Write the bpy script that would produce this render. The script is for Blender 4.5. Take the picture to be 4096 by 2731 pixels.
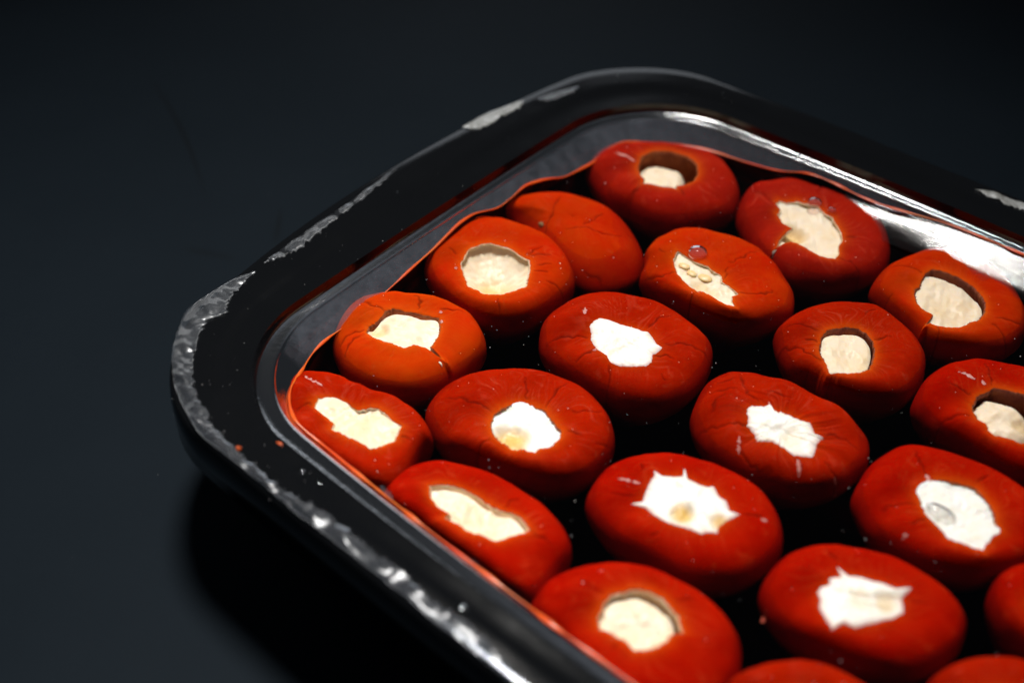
import bpy, math, json
import numpy as np
from math import radians, sin, cos, pi

sc = bpy.context.scene
for o in list(bpy.data.objects):
    bpy.data.objects.remove(o)
col = sc.collection
MM = 0.001
ZO = 0.029            # height of the oil surface above the table, metres
TOP = 2.0             # pepper tops stand this many mm above the oil
HR = 8.0              # tray rim, mm above the oil

# ------------------------------------------------------------------ camera
cam = bpy.data.cameras.new('camera')
cam.sensor_width = 36.0
cam.lens = 36.0 * 5200 / 4096
cam.clip_start, cam.clip_end = 0.005, 50
cam_o = bpy.data.objects.new('camera', cam)
cam_o.location = (0, 0, ZO + 0.19)
cam_o.rotation_euler = (radians(90 - 42), 0, 0)
col.objects.link(cam_o)
sc.camera = cam_o
cam.dof.use_dof = True
cam.dof.focus_distance = 0.285
cam.dof.aperture_fstop = 7.5

# ------------------------------------------------------------------ world and lamps
w = bpy.data.worlds.new('World')
sc.world = w
w.use_nodes = True
bg = w.node_tree.nodes['Background']
bg.inputs[0].default_value = (0.75, 0.85, 1.0, 1)
bg.inputs[1].default_value = 0.022

def lamp(name, pos, aim, size, power, color, spread=180):
    l = bpy.data.lights.new(name, 'AREA')
    l.shape = 'DISK'; l.size = size; l.energy = power; l.color = color
    l.spread = radians(spread)
    o = bpy.data.objects.new(name, l)
    from mathutils import Vector
    o.location = pos
    o.rotation_euler = (Vector(aim) - Vector(pos)).to_track_quat('-Z', 'Y').to_euler()
    col.objects.link(o)
    return o

AIM = (0.02, 0.19, ZO)
KEY = (-0.03, 0.47, ZO + 0.72)
lamp('key_lamp', KEY, (-0.06, 0.12, ZO), 0.16, 1.08, (1.0, 0.97, 0.92), 56)
lamp('added_fill_lamp', (0.35, -0.55, 0.75), AIM, 0.5, 0.50, (0.86, 0.92, 1.0))  # added soft fill, no real source; lifts the peppers' front sides
lamp('added_rim_lamp', (0.02, 1.5, 0.36), AIM, 0.7, 1.2, (0.86, 0.92, 1.0))  # added low lamp, puts a thin bright line on the rim edges

sc.view_settings.view_transform = 'Standard'
sc.view_settings.look = 'None'
sc.view_settings.exposure = 0.0
sc.view_settings.gamma = 1.0
sc.view_settings.use_curve_mapping = False
sc.cycles.use_denoising = True
sc.cycles.max_bounces = 6
sc.cycles.transparent_max_bounces = 16
sc.cycles.sample_clamp_indirect = 4.0
sc.cycles.use_adaptive_sampling = True
sc.cycles.adaptive_threshold = 0.02

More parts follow.
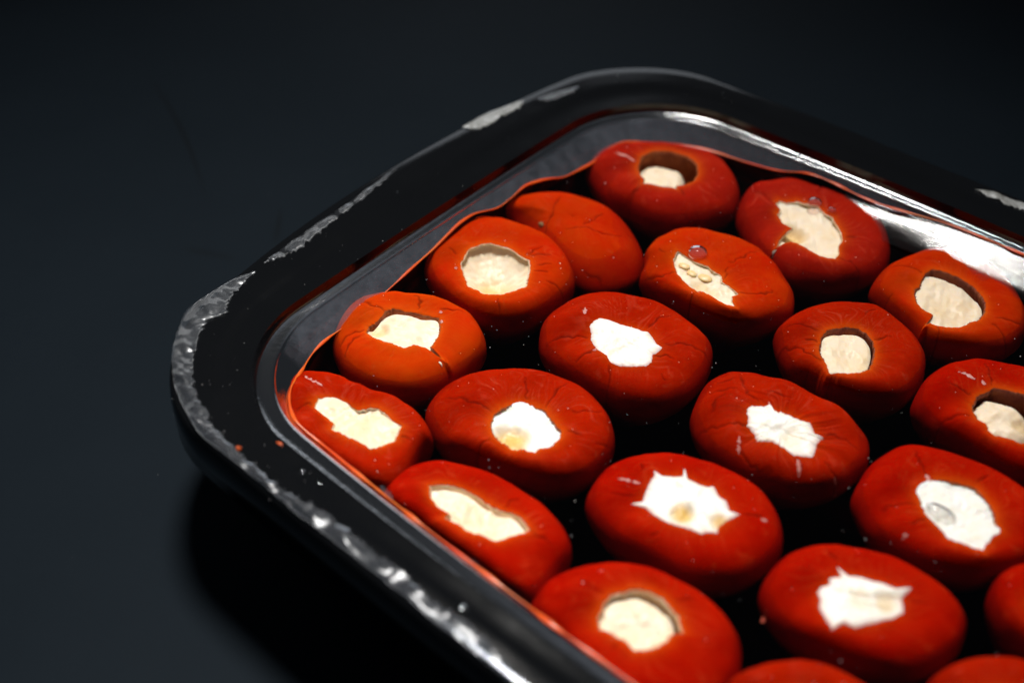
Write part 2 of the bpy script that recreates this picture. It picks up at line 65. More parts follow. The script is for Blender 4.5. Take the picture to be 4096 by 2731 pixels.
DATA = json.loads('''{"P":{"1":{"c":[39.06,274.92],"o":[[-19.85,3.42],[-19.08,8.7],[-15.92,13.21],[-10.78,15.29],[-0.41,14.68],[8.1,12.44],[14.0,9.44],[17.17,4.2],[18.82,-2.35],[17.89,-9.63],[14.34,-14.89],[5.24,-17.94],[-3.68,-17.67],[-10.2,-12.12],[-15.66,-6.78]],"h":[[-7.05,0.17],[-5.83,4.68],[-2.65,7.43],[1.93,7.43],[6.24,5.36],[8.21,1.51],[7.97,-2.49],[6.68,-5.23],[4.26,-6.86],[2.07,-7.5],[2.0,-9.54],[0.89,-8.15],[-2.3,-7.5],[-5.12,-6.86],[-6.38,-7.83],[-6.02,-5.56],[-6.95,-2.82]],"k":[[[-6.47,-7.62],[-8.51,-10.08],[-10.28,-13.25]],[[2.71,-9.54],[3.64,-12.72]],[[-6.27,3.65],[-9.93,6.5]]],"s":[[[-12.78,6.51],[-10.05,4.9],[-7.68,2.07]]]},"2":{"c":[14.66,254.4],"o":[[-21.09,8.61],[-19.9,12.58],[-16.38,15.83],[-10.16,18.59],[-2.45,18.57],[3.35,16.18],[8.97,11.7],[12.89,6.48],[15.77,0.45],[17.44,-6.22],[16.99,-11.72],[14.73,-16.28],[10.42,-19.27],[5.15,-20.28],[1.01,-18.26],[-2.74,-14.01],[-6.88,-6.85],[-11.5,-0.51],[-15.62,4.42]],"k":[[[0.44,12.58],[-3.15,6.75],[-5.13,0.56],[-6.73,-3.96]],[[-1.96,-4.96],[2.24,-4.66],[3.16,-4.26],[6.37,-5.94],[11.78,-5.45]],[[2.59,-3.47],[4.83,-0.45],[7.73,2.81]],[[1.74,-16.98],[6.88,-18.84]]]},"3":{"c":[-2.91,240.05],"o":[[-19.07,1.63],[-18.12,6.34],[-14.96,12.21],[-10.16,17.37],[-4.45,18.12],[0.11,18.16],[5.76,15.75],[11.16,11.72],[15.05,6.13],[17.07,-0.04],[17.74,-5.51],[16.1,-9.86],[11.46,-15.62],[6.38,-19.56],[0.32,-20.72],[-5.84,-18.45],[-12.01,-12.15],[-16.54,-5.51]],"h":[[-8.93,-4.95],[-8.76,-3.0],[-7.83,-0.75],[-6.89,1.33],[-4.51,2.96],[-2.28,3.63],[0.2,2.67],[2.8,1.52],[4.84,-0.75],[6.81,-2.35],[7.19,-4.95],[6.87,-7.8],[6.44,-11.23],[6.26,-12.3],[5.18,-12.74],[3.2,-13.98],[0.32,-15.04],[-2.05,-14.86],[-3.97,-14.42],[-4.96,-13.1],[-7.14,-11.85],[-7.84,-9.07]],"k":[[[6.24,-0.94],[8.31,1.15],[10.39,2.58]],[[6.65,-1.5],[9.46,-0.56],[11.77,-1.69]],[[8.24,-4.49],[12.28,-4.86]],[[10.43,-10.86],[14.69,-11.58]],[[7.63,-6.79],[11.07,-7.7]],[[-9.82,-0.75],[-12.27,2.1]],[[-0.34,-16.61],[0.24,-20.49]]],"s":[[[-10.24,-5.78],[-9.91,-5.05]]]},"4":{"c":[-22.86,214.7],"o":[[-16.82,-2.78],[-16.71,2.87],[-16.44,7.26],[-14.65,11.25],[-10.25,13.51],[-4.65,14.61],[-0.31,13.99],[5.09,12.78],[10.28,9.98],[14.16,6.87],[16.32,2.34],[17.26,-1.97],[16.5,-6.1],[13.31,-10.39],[8.74,-14.76],[3.1,-17.27],[-2.67,-17.27],[-8.63,-14.76],[-13.65,-10.16]],"h":[[-8.85,-2.77],[-8.61,-1.04],[-7.22,0.12],[-6.19,1.8],[-5.19,3.91],[-3.37,4.93],[-0.66,4.17],[2.25,3.74],[4.78,2.89],[6.69,2.14],[7.18,-0.46],[7.14,-3.26],[6.08,-5.3],[5.41,-7.07],[8.55,-11.83],[4.12,-7.23],[1.87,-6.35],[-0.33,-7.47],[-3.15,-6.35],[-5.64,-5.54],[-7.57,-4.41]],"k":[[[-8.9,-2.43],[-12.44,-3.09],[-14.65,-5.53]],[[-10.19,-3.91],[-12.17,-5.94],[-13.26,-8.74]],[[-5.04,3.84],[-7.67,5.54],[-11.21,7.87]],[[1.74,4.69],[2.35,7.87],[0.7,10.23]],[[6.85,4.86],[12.13,4.69]],[[8.53,-11.5],[9.2,-13.84]],[[14.93,-9.14],[13.93,-12.28]]],"s":[[[6.88,4.34],[7.24,3.49]],[[7.22,1.3],[7.48,0.29]]]},"5":{"c":[-32.53,189.19],"o":[[-18.29,3.08],[-18.16,8.21],[-14.87,12.85],[-8.74,13.78],[-4.75,12.56],[-1.56,10.1],[1.37,8.46],[3.37,7.11],[5.88,6.12],[8.81,4.71],[10.88,2.79],[13.61,0.27],[15.85,-3.3],[16.49,-6.67],[14.45,-9.54],[10.52,-19.21],[4.95,-19.28],[-1.51,-14.66],[-8.05,-9.38],[-13.95,-5.92],[-16.33,-2.09]],"h":[[-7.98,-0.53],[-7.41,2.16],[-5.33,2.46],[-3.15,1.8],[-1.24,0.7],[0.66,-1.04],[2.22,-1.33],[3.59,-0.61],[5.3,-0.9],[7.1,-2.62],[8.82,-4.75],[10.3,-5.74],[9.71,-7.42],[9.01,-9.77],[7.83,-10.04],[5.83,-11.21],[4.0,-11.21],[2.86,-10.04],[0.68,-8.6],[-1.71,-7.14],[-3.89,-6.44],[-3.51,-4.75],[-5.26,-3.05]],"k":[[[-12.07,-2.04],[-9.88,-0.31],[-8.28,0.06]],[[10.11,-8.45],[12.67,-9.48]]],"s":[[[-11.48,9.05],[-9.21,7.53],[-6.94,5.88]]]},"6":{"c":[73.93,254.81],"o":[[-18.38,4.11],[-17.0,11.27],[-13.92,17.03],[-9.54,19.77],[-3.63,20.64],[3.38,19.89],[9.83,16.5],[14.61,11.69],[17.16,5.22],[17.9,-2.06],[16.94,-9.15],[13.84,-15.29],[8.99,-19.26],[2.33,-21.62],[-3.91,-21.02],[-8.82,-18.91],[-12.89,-14.33],[-16.88,-4.49]],"h":[[-9.18,5.4],[-7.66,6.87],[-6.3,6.13],[-3.53,6.13],[-1.62,5.09],[1.07,4.67],[1.97,1.48],[3.67,-0.56],[4.36,-3.68],[4.62,-6.75],[4.52,-9.49],[3.02,-12.09],[2.95,-14.38],[1.46,-16.08],[-0.46,-15.42],[-1.92,-14.76],[-3.69,-13.14],[-5.77,-11.13],[-7.56,-9.78],[-9.27,-10.16],[-11.64,-12.47],[-10.35,-9.1],[-8.28,-6.45],[-6.59,-4.87],[-8.71,-2.68],[-9.31,0.46],[-8.27,2.92]],"k":[[[-14.3,11.63],[-11.62,8.65],[-9.23,6.03]],[[1.58,-15.7],[6.66,-19.25],[5.58,-23.82],[2.85,-26.96]],[[4.77,-8.41],[7.94,-8.32]],[[3.72,14.87],[2.33,10.57]],[[-11.54,-12.09],[-13.49,-14.57]]]},"7":{"c":[47.84,237.08],"o":[[-18.0,-1.78],[-16.5,3.97],[-16.14,8.04],[-13.13,13.2],[-8.59,16.8],[-3.62,17.94],[0.36,16.7],[6.86,13.65],[11.81,9.84],[14.53,5.06],[16.14,-0.38],[17.38,-6.05],[16.59,-11.69],[13.97,-15.35],[7.17,-18.72],[1.11,-18.22],[-4.7,-15.49],[-10.3,-10.63],[-14.93,-6.89]],"h":[[-9.98,-4.37],[-10.32,0.71],[-8.88,3.64],[-7.05,1.37],[-4.71,-1.24],[-2.61,-2.17],[-1.81,-3.73],[0.35,-5.37],[-0.08,-7.54],[1.27,-9.06],[2.44,-10.57],[3.27,-12.07],[1.61,-12.69],[1.52,-14.78],[1.79,-16.59],[0.03,-15.98],[-1.7,-14.52],[-3.06,-12.69],[-4.64,-11.19],[-5.77,-11.19],[-6.97,-9.69],[-7.97,-7.81],[-8.79,-6.28]],"k":[[[2.38,-1.33],[6.22,1.47],[10.2,5.26]],[[3.35,-11.71],[8.06,-12.33],[11.38,-10.83]],[[2.23,-18.2],[3.62,-21.07],[4.82,-23.57]],[[-5.7,-10.83],[-8.35,-14.07],[-9.04,-17.09]],[[-16.89,-3.36],[-13.89,-5.37],[-10.05,-4.09]],[[-13.38,4.11],[-11.95,2.41]],[[0.82,-7.0],[1.89,-2.9]]],"d":[[-7.91,-1.43,1.18,1.0],[-6.45,-4.19,1.08,1.0],[-3.57,-5.82,1.4,1.23]]},"8":{"c":[24.84,212.57],"o":[[-18.95,1.06],[-18.17,7.21],[-15.08,11.72],[-10.68,15.61],[-4.88,17.24],[-0.18,17.45],[5.57,15.52],[10.95,12.14],[14.89,8.06],[17.99,3.17],[19.41,-0.46],[18.76,-5.47],[16.13,-11.34],[11.61,-16.59],[5.14,-19.86],[-1.01,-18.83],[-6.09,-15.6],[-11.11,-11.41],[-16.0,-6.66],[-18.32,-2.97]],"h":[[-8.25,1.42],[-7.35,3.01],[-5.81,4.27],[-3.14,3.68],[-0.1,2.09],[2.7,0.51],[3.66,-0.47],[5.06,-0.72],[5.92,-2.92],[6.57,-4.78],[7.82,-5.98],[6.78,-7.49],[5.45,-8.68],[5.07,-10.71],[3.58,-12.18],[0.99,-12.18],[-1.99,-11.64],[-3.95,-10.71],[-5.64,-8.68],[-7.14,-6.54],[-8.23,-3.25],[-7.92,-1.05]],"k":[[[7.9,-5.25],[11.44,-4.29],[15.64,-5.41],[18.17,-6.37]],[[5.48,-8.59],[7.86,-8.19],[10.18,-9.06]],[[4.81,0.69],[7.83,4.02],[10.81,5.29]],[[-17.14,-2.35],[-13.32,-1.78],[-8.34,-2.35]],[[-4.07,-11.32],[-4.17,-14.01],[-4.67,-17.42]],[[6.33,-13.63],[7.62,-15.69]],[[-8.68,5.12],[-9.7,7.42]],[[-11.42,-9.37],[-7.03,-6.61]]],"s":[[[-15.63,-11.41],[-14.42,-11.72],[-12.84,-11.72]],[[-8.82,4.77],[-8.61,7.07]],[[-7.59,-6.94],[-6.49,-6.3]]]},"9":{"c":[2.22,188.23],"o":[[-20.46,2.29],[-19.51,7.2],[-16.25,11.76],[-10.89,14.91],[-3.97,16.09],[3.07,15.7],[9.95,13.05],[14.49,8.83],[17.34,3.98],[18.66,-0.05],[18.84,-5.28],[17.16,-9.91],[13.0,-14.8],[7.83,-16.66],[1.54,-15.48],[-4.8,-12.93],[-11.03,-9.48],[-16.13,-6.58],[-18.82,-2.64]],"h":[[-6.51,-4.58],[-5.84,-1.45],[-3.96,0.56],[-0.68,2.02],[1.77,1.14],[4.41,-0.3],[5.98,-3.16],[7.77,-6.26],[7.31,-8.2],[5.41,-10.46],[3.23,-10.73],[2.42,-11.68],[0.45,-10.73],[-2.32,-10.73],[-3.92,-9.3],[-5.37,-8.47],[-6.19,-6.54]],"k":[[[-16.1,4.45],[-12.43,2.98],[-8.27,0.65],[-6.55,-1.51]],[[0.87,2.83],[0.79,5.79],[0.24,9.18]],[[4.43,0.28],[6.4,3.57],[7.13,5.79],[9.28,8.19]],[[9.62,-0.65],[14.24,-0.08],[16.58,0.79]],[[8.68,-6.11],[11.99,-7.64]],[[14.31,-9.22],[17.77,-7.98]],[[-2.52,-14.28],[-3.34,-17.58]],[[-9.57,-10.58],[-6.62,-8.53]]],"s":[[[-3.82,-18.18],[-3.39,-17.52]]]},"10":{"c":[-6.05,162.36],"o":[[-19.25,6.19],[-18.14,9.89],[-14.99,13.14],[-9.92,14.51],[-4.54,13.72],[1.97,11.16],[7.18,7.91],[11.91,3.96],[15.11,-0.37],[17.12,-4.72],[17.17,-8.54],[15.1,-12.14],[10.73,-18.71],[6.01,-17.6],[0.25,-12.39],[-6.62,-6.65],[-12.34,-1.57],[-16.75,2.21]],"h":[[-9.79,5.05],[-7.77,5.18],[-6.04,5.31],[-2.88,4.16],[-0.16,2.26],[1.58,0.5],[2.92,-0.24],[4.63,-1.23],[6.14,-1.73],[7.69,-2.95],[9.35,-5.85],[8.41,-6.57],[6.69,-7.05],[4.29,-8.06],[2.81,-8.29],[0.57,-6.81],[-2.24,-5.85],[-4.02,-4.17],[-6.5,-2.95],[-5.78,-1.97],[-8.13,0.01],[-9.57,2.51]],"k":[[[4.24,-0.29],[6.38,1.39],[7.81,2.33]],[[9.17,-6.08],[11.24,-7.57],[13.88,-9.46]],[[-7.07,10.6],[-6.05,9.28]]]},"11":{"c":[100.2,228.67],"o":[[-17.31,1.83],[-16.21,5.88],[-12.64,10.78],[-8.4,13.98],[-2.7,16.89],[1.92,17.71],[8.3,16.19],[12.77,12.14],[15.5,6.65],[16.72,0.84],[16.43,-6.43],[13.53,-13.21],[8.58,-17.52],[2.4,-18.66],[-3.38,-17.89],[-8.56,-15.99],[-11.59,-10.03],[-15.38,-3.19]],"h":[[-8.96,-2.16],[-8.5,-0.65],[-7.28,-0.03],[-6.37,2.13],[-4.88,4.31],[-2.98,5.78],[-0.63,4.77],[2.09,3.04],[3.63,1.23],[4.98,-1.01],[5.93,-4.01],[5.91,-6.97],[4.97,-9.63],[2.77,-12.25],[1.36,-12.59],[-1.39,-14.26],[-3.29,-14.42],[-6.04,-14.01],[-7.89,-13.01],[-9.87,-14.18],[-6.75,-10.82],[-6.69,-9.63],[-8.56,-7.92],[-9.25,-5.84]],"k":[[[-12.13,8.01],[-8.07,6.71],[-5.78,4.14]],[[6.98,-11.06],[9.71,-12.16],[12.89,-11.65]],[[4.97,-13.33],[7.57,-15.82],[9.04,-19.26]],[[-6.51,-14.17],[-8.54,-20.31]],[[-17.75,-4.97],[-14.03,-2.6]],[[-9.72,-13.83],[-12.5,-15.16]]]},"12":{"c":[74.5,211.08],"o":[[-16.43,2.92],[-15.6,6.43],[-11.85,10.94],[-7.55,13.39],[-2.07,14.93],[3.32,15.06],[8.19,13.88],[11.82,9.93],[14.72,5.27],[16.04,0.3],[15.79,-3.65],[13.75,-9.14],[10.1,-13.84],[5.95,-16.1],[0.15,-16.15],[-5.29,-14.22],[-10.37,-10.41],[-14.52,-7.11],[-16.15,-2.42]],"h":[[-8.35,-4.01],[-7.23,-0.7],[-5.73,1.26],[-3.73,2.09],[-1.42,2.42],[1.34,2.0],[2.72,0.44],[3.5,-2.08],[3.47,-4.57],[2.91,-6.79],[2.14,-8.67],[0.97,-10.77],[-0.88,-11.85],[-2.63,-11.62],[-4.14,-11.85],[-5.84,-11.31],[-7.31,-11.31],[-7.8,-8.13],[-8.58,-6.24]],"k":[[[-14.08,3.75],[-10.73,3.42],[-7.46,0.78]],[[-11.09,-1.34],[-8.44,-2.96]],[[-16.99,-0.94],[-12.62,-4.72],[-8.1,-8.04]],[[-14.53,-11.53],[-10.98,-9.29]],[[-9.81,-14.65],[-8.51,-12.37]],[[3.36,6.61],[6.55,8.65]],[[3.86,-1.67],[7.9,-0.53]],[[0.71,-18.17],[1.72,-20.74]]]},"13":{"c":[54.31,187.27],"o":[[-17.26,2.64],[-16.01,7.08],[-13.14,12.92],[-9.19,16.13],[-6.35,16.7],[-2.09,16.03],[3.65,13.49],[9.97,8.85],[14.55,4.18],[17.29,0.21],[18.6,-4.04],[17.52,-8.87],[14.61,-12.86],[9.18,-16.85],[2.64,-17.98],[-3.56,-15.93],[-9.47,-11.92],[-14.21,-7.29],[-16.73,-2.49]],"h":[[-6.42,1.1],[-5.23,1.97],[-2.91,1.68],[-1.5,2.91],[-0.94,0.81],[1.63,-0.41],[3.9,-2.05],[6.17,-3.33],[6.71,-6.26],[8.07,-6.82],[6.67,-8.81],[5.93,-10.78],[5.22,-12.59],[3.15,-12.59],[1.31,-12.73],[-0.6,-10.78],[-2.73,-8.54],[-5.58,-8.26],[-6.11,-5.99],[-7.33,-4.24],[-6.66,-2.2],[-7.03,-0.41]],"k":[[[-11.26,9.62],[-6.86,11.29]],[[-13.32,6.24],[-10.0,7.06],[-7.02,8.03]],[[-13.45,0.53],[-12.2,3.8],[-10.05,5.79]],[[-16.5,-2.68],[-12.37,-4.09],[-8.3,-3.81],[-6.03,-5.63]],[[-5.95,13.44],[-5.96,10.91],[-5.36,6.76],[-3.16,2.2]],[[8.23,-6.18],[10.93,-6.18],[15.17,-8.8]],[[-9.26,-9.27],[-6.55,-12.98],[-2.69,-15.1]],[[1.4,-12.45],[2.39,-15.96]],[[6.87,-13.51],[9.76,-16.41]],[[-1.67,7.13],[3.0,3.8]]],"s":[[[-8.88,-6.82],[-9.32,-10.24]],[[1.72,-13.26],[1.67,-16.56]],[[8.73,-15.9],[9.74,-17.01]],[[-1.5,2.91],[-1.74,0.59]]]},"14":{"c":[33.44,163.58],"o":[[-19.17,2.9],[-18.07,7.31],[-14.63,12.3],[-9.07,15.04],[-3.36,15.88],[2.33,14.75],[8.84,11.79],[14.58,6.91],[17.4,2.22],[18.32,-2.78],[17.45,-7.81],[14.3,-12.05],[8.91,-15.42],[3.79,-16.0],[-2.26,-14.86],[-8.07,-10.76],[-13.85,-7.1],[-17.43,-2.33]],"h":[[-11.51,-0.72],[-9.05,-0.16],[-7.76,3.57],[-6.13,6.54],[-6.39,8.17],[-4.89,6.28],[-1.86,6.02],[-0.51,6.02],[0.14,8.64],[0.5,5.44],[3.01,4.09],[4.17,3.64],[5.64,3.89],[6.48,0.91],[7.75,-0.03],[8.0,-3.01],[10.17,-3.68],[7.95,-4.84],[6.94,-6.6],[5.03,-8.15],[3.1,-7.97],[1.81,-8.75],[-0.18,-7.38],[-2.09,-6.9],[-4.37,-5.87],[-6.58,-4.3],[-8.55,-1.71]],"k":[[[-8.38,9.37],[-7.55,7.4]],[[10.0,-3.49],[14.25,-3.37]],[[-14.65,2.25],[-9.93,1.3]],[[-5.9,-7.61],[-7.81,-8.2]]],"s":[[[-13.0,6.02],[-10.87,5.31],[-8.76,4.41]],[[13.34,-4.54],[14.53,-4.42]]]},"15":{"c":[23.36,137.93],"o":[[-20.22,3.35],[-18.2,8.62],[-14.65,11.58],[-9.97,13.42],[-5.16,13.96],[-0.36,13.13],[5.36,10.93],[9.76,7.96],[12.92,4.91],[15.4,1.18],[16.97,-3.43],[16.44,-8.25],[14.78,-12.06],[9.29,-18.52],[2.5,-19.14],[-5.82,-16.2],[-12.16,-9.03],[-16.87,-2.4]],"h":[[-8.27,-1.08],[-7.3,1.42],[-5.95,3.54],[-3.14,4.41],[-0.65,5.02],[1.22,4.41],[3.2,3.1],[4.41,1.21],[5.66,-0.45],[6.06,-3.13],[6.13,-4.18],[4.41,-4.54],[3.29,-5.98],[1.51,-7.16],[-0.55,-7.76],[-2.39,-7.76],[-3.48,-6.19],[-5.42,-4.75],[-7.04,-3.55],[-8.02,-3.13]],"k":[[[-11.13,7.19],[-7.46,4.2]],[[5.09,2.57],[9.34,2.95]],[[-5.19,-6.28],[-6.36,-7.81]]]},"16":{"c":[100.61,192.16],"o":[[-16.77,1.16],[-14.86,5.67],[-11.54,10.25],[-7.22,13.45],[-2.4,14.82],[0.68,15.25],[5.51,14.06],[9.9,12.52],[13.87,9.44],[16.58,4.1],[16.75,-2.26],[14.58,-8.92],[9.77,-15.53],[4.68,-19.11],[0.59,-18.82],[-3.84,-15.62],[-7.87,-11.19],[-12.96,-6.61],[-15.46,-2.66]],"h":[[-6.16,-2.64],[-4.55,-0.07],[-1.92,1.26],[-0.59,2.3],[2.35,1.85],[5.24,0.22],[7.33,-2.13],[8.06,-6.45],[6.27,-10.67],[3.54,-13.09],[0.61,-13.23],[-1.48,-11.64],[-3.8,-11.37],[-4.97,-9.98],[-4.77,-7.73],[-6.16,-6.88],[-6.26,-4.95]],"k":[[[0.08,10.1],[-0.29,6.39],[-0.71,2.76]],[[-9.33,3.89],[-7.46,2.01],[-5.29,0.38]],[[-17.38,-6.58],[-13.07,-6.01],[-7.43,-5.8]]],"s":[[[-6.66,7.07],[-5.34,6.46],[-3.7,4.71]],[[-2.32,4.41],[-2.06,3.05]]]},"17":{"c":[84.22,165.08],"o":[[-17.86,3.15],[-15.54,7.93],[-12.12,12.48],[-6.24,16.29],[-0.73,16.15],[5.76,13.75],[11.57,9.74],[15.85,5.75],[17.96,2.24],[18.58,-2.68],[16.87,-8.37],[12.51,-12.95],[5.66,-15.37],[-0.61,-15.86],[-6.43,-14.19],[-11.83,-10.54],[-15.93,-6.16],[-17.46,-1.37]],"h":[[-6.74,-1.97],[-5.59,1.75],[-3.28,3.36],[-1.51,3.87],[0.71,3.1],[2.23,2.65],[4.64,1.75],[5.65,-0.4],[6.55,-3.03],[6.56,-5.92],[6.58,-8.7],[4.8,-9.41],[3.22,-11.67],[2.21,-13.19],[0.36,-12.19],[-1.69,-11.19],[-3.07,-10.43],[-3.55,-8.46],[-5.01,-6.4],[-6.24,-4.08]],"k":[[[-4.89,11.89],[-4.0,7.21],[-3.01,3.63]],[[-14.25,-3.14],[-9.55,-2.27],[-6.64,-2.4]],[[5.09,2.79],[8.93,5.38]],[[-9.75,-7.3],[-5.57,-5.48]]],"s":[[[-3.79,5.3],[-3.3,3.29]],[[-11.46,-9.47],[-10.33,-8.76]]]},"18":{"c":[63.53,143.43],"o":[[-18.55,1.33],[-16.77,5.9],[-12.98,10.03],[-9.06,12.07],[-5.1,12.65],[-0.15,12.1],[5.64,10.32],[10.8,7.41],[14.53,3.93],[16.78,0.59],[17.92,-3.68],[16.57,-7.6],[13.24,-11.6],[6.44,-15.0],[-0.65,-14.68],[-7.43,-12.07],[-13.8,-8.03],[-17.43,-3.68]],"h":[[-9.49,-1.26],[-8.59,0.07],[-6.96,0.45],[-6.81,2.01],[-4.46,2.29],[-4.7,4.89],[-2.99,2.68],[-0.47,2.24],[1.42,1.12],[3.56,0.45],[5.56,-0.82],[6.72,-1.04],[8.17,-0.16],[5.85,-2.73],[5.67,-5.68],[3.47,-7.12],[1.33,-7.54],[0.02,-8.17],[-1.77,-8.59],[-4.14,-9.37],[-5.99,-8.38],[-8.25,-9.58],[-9.15,-7.12],[-9.77,-4.62],[-9.26,-2.73]],"k":[[[-4.58,6.27],[-5.97,8.71]],[[6.66,-2.56],[10.35,-3.8]]],"s":[[[-18.52,-3.05],[-17.7,-1.97]]]},"19":{"c":[96.5,142.61],"o":[[-10.3,0.62],[-9.37,3.37],[-7.67,5.91],[-5.88,7.37],[-2.79,8.71],[2.91,9.62],[9.13,7.76],[13.29,4.19],[14.03,-0.28],[12.1,-5.19],[7.12,-9.29],[0.63,-10.92],[-4.93,-10.35],[-8.37,-7.2],[-9.92,-4.32]],"h":[[-4.69,-3.31],[-2.54,-0.59],[1.08,1.06],[4.31,-0.05],[5.02,-3.31],[2.49,-7.03],[-1.33,-8.07],[-4.49,-7.03]],"k":[]},"20":{"c":[48.69,121.68],"o":[[-12.37,4.6],[-9.87,6.51],[-5.99,8.27],[-1.91,8.9],[2.23,8.75],[6.14,7.79],[9.0,6.4],[11.6,4.62],[14.01,1.62],[14.95,-2.6],[13.16,-7.01],[8.49,-10.63],[0.46,-12.53],[-6.79,-11.55],[-12.77,-8.78],[-15.54,-4.79],[-14.8,0.42]],"h":[[-6.56,-5.29],[-4.91,-2.5],[-0.97,-1.08],[2.51,-2.5],[3.56,-5.75],[1.37,-8.93],[-2.41,-9.83],[-5.82,-8.48]],"k":[]},"21":{"c":[82.29,122.62],"o":[[-11.45,3.7],[-8.37,6.33],[-4.34,8.13],[-0.06,8.95],[4.11,8.84],[7.71,7.71],[11.49,5.06],[14.12,1.24],[13.84,-3.44],[9.89,-8.38],[3.14,-11.64],[-3.91,-11.63],[-9.87,-9.27],[-13.13,-5.21],[-13.16,-0.38]],"h":[[-7.37,-5.76],[-5.4,-2.96],[-1.29,-1.54],[2.03,-2.96],[2.71,-6.22],[0.15,-9.42],[-3.74,-10.31],[-7.0,-8.96]],"k":[]}},"film":{"corner":[[[-57.66,225.08],[-61.61,222.02],[-65.36,218.15],[-69.63,212.36],[-70.44,206.18],[-70.33,198.51],[-69.22,193.08],[-67.55,187.58],[-63.77,180.17],[-60.4,175.07],[-56.35,171.1],[-49.17,164.67],[-43.26,159.1],[-39.05,154.9],[-32.05,148.79],[-24.84,142.36],[-19.27,137.36],[-14.74,132.82],[-10.36,128.77],[-4.85,123.86],[0.48,118.64],[6.02,113.39]],[[-52.48,223.76],[-55.73,219.43],[-59.03,216.03],[-61.47,211.04],[-65.18,207.79],[-65.99,199.13],[-65.25,193.08],[-63.57,187.22],[-59.84,180.17],[-55.99,174.74],[-52.71,170.77],[-47.43,165.62],[-42.54,160.63],[-37.05,157.28],[-29.12,150.8],[-22.85,145.12],[-17.28,140.19],[-12.29,134.89],[-7.93,131.54],[-2.4,126.54],[4.14,120.28],[9.63,114.96]]],"ragged":[[[-55.88,228.2],[-52.12,233.66],[-49.23,237.85],[-43.68,245.04],[-37.39,253.01],[-31.47,261.49],[-27.55,266.63]],[[-53.49,227.13],[-51.17,230.73],[-47.63,234.12],[-42.79,242.14],[-37.66,249.49],[-31.06,260.02],[-27.2,265.98]]],"pale":[[[-12.67,284.07],[-9.54,287.26],[-6.36,290.61],[-2.48,293.28],[1.45,296.1],[3.09,296.47]],[[-11.83,281.51],[-8.81,282.91],[-5.96,284.9],[-2.14,289.17],[1.56,292.43],[3.27,294.26]]],"far":[[[111.16,256.38],[114.02,255.87],[116.65,254.53],[119.05,252.5],[121.34,250.99],[125.11,247.01]],[[111.21,255.45],[113.68,253.51],[116.31,251.19],[118.64,248.99],[120.41,247.8],[124.21,244.07]]],"thin":[[[6.72,297.59],[12.08,300.85],[17.84,303.89]],[[7.35,295.73],[12.67,298.21],[17.97,302.11]]]},"bub":[[43.36,239.1,2.36],[74.05,258.96,1.86],[77.77,256.18,0.99]],"lens":[80.8,160.57,2.98,1.44],"drop":[[-39.57,165.77,0.75],[-36.04,162.75,0.65],[-41.9,168.13,0.48],[-8.44,134.33,1.18],[66.89,273.56,0.38],[70.5,271.11,0.38],[-27.45,255.47,0.22],[42.13,244.47,0.32]],"crumb":[[-44.79,173.16],[-52.21,170.99]],"stem":[7.57,254.14],"oz":[[1.688,2.9],[1.819,2.8],[1.951,2.3],[2.049,2.1],[2.137,2.3],[2.219,3.1],[2.287,3.1],[2.361,1.2],[2.429,0.5],[2.481,0.2],[2.529,0.2],[2.614,0.6],[2.675,1.4],[2.709,1.0],[2.762,0.2],[2.846,0.6],[2.889,1.8],[2.941,2.6],[2.989,2.2],[3.038,2.0],[3.097,3.2],[3.145,3.2],[3.237,2.3],[3.303,1.9],[3.374,1.4],[3.496,0.8],[3.597,1.1],[3.636,1.2],[3.693,2.3],[3.737,2.8],[3.779,3.1],[3.798,1.6],[3.833,1.6],[3.923,1.6],[4.041,1.6],[4.135,1.6],[4.2,1.6],[4.267,1.6],[4.339,1.6],[4.383,2.5],[4.495,1.7]],"scr":[[-0.1188,0.373,-0.0881,0.3049,1.6,0.0009,0.8],[-0.0656,0.3001,-0.065,0.2827,0,0.0012,0.5],[-0.0909,0.2816,-0.0736,0.2761,0,0.002,0.35]]}''')
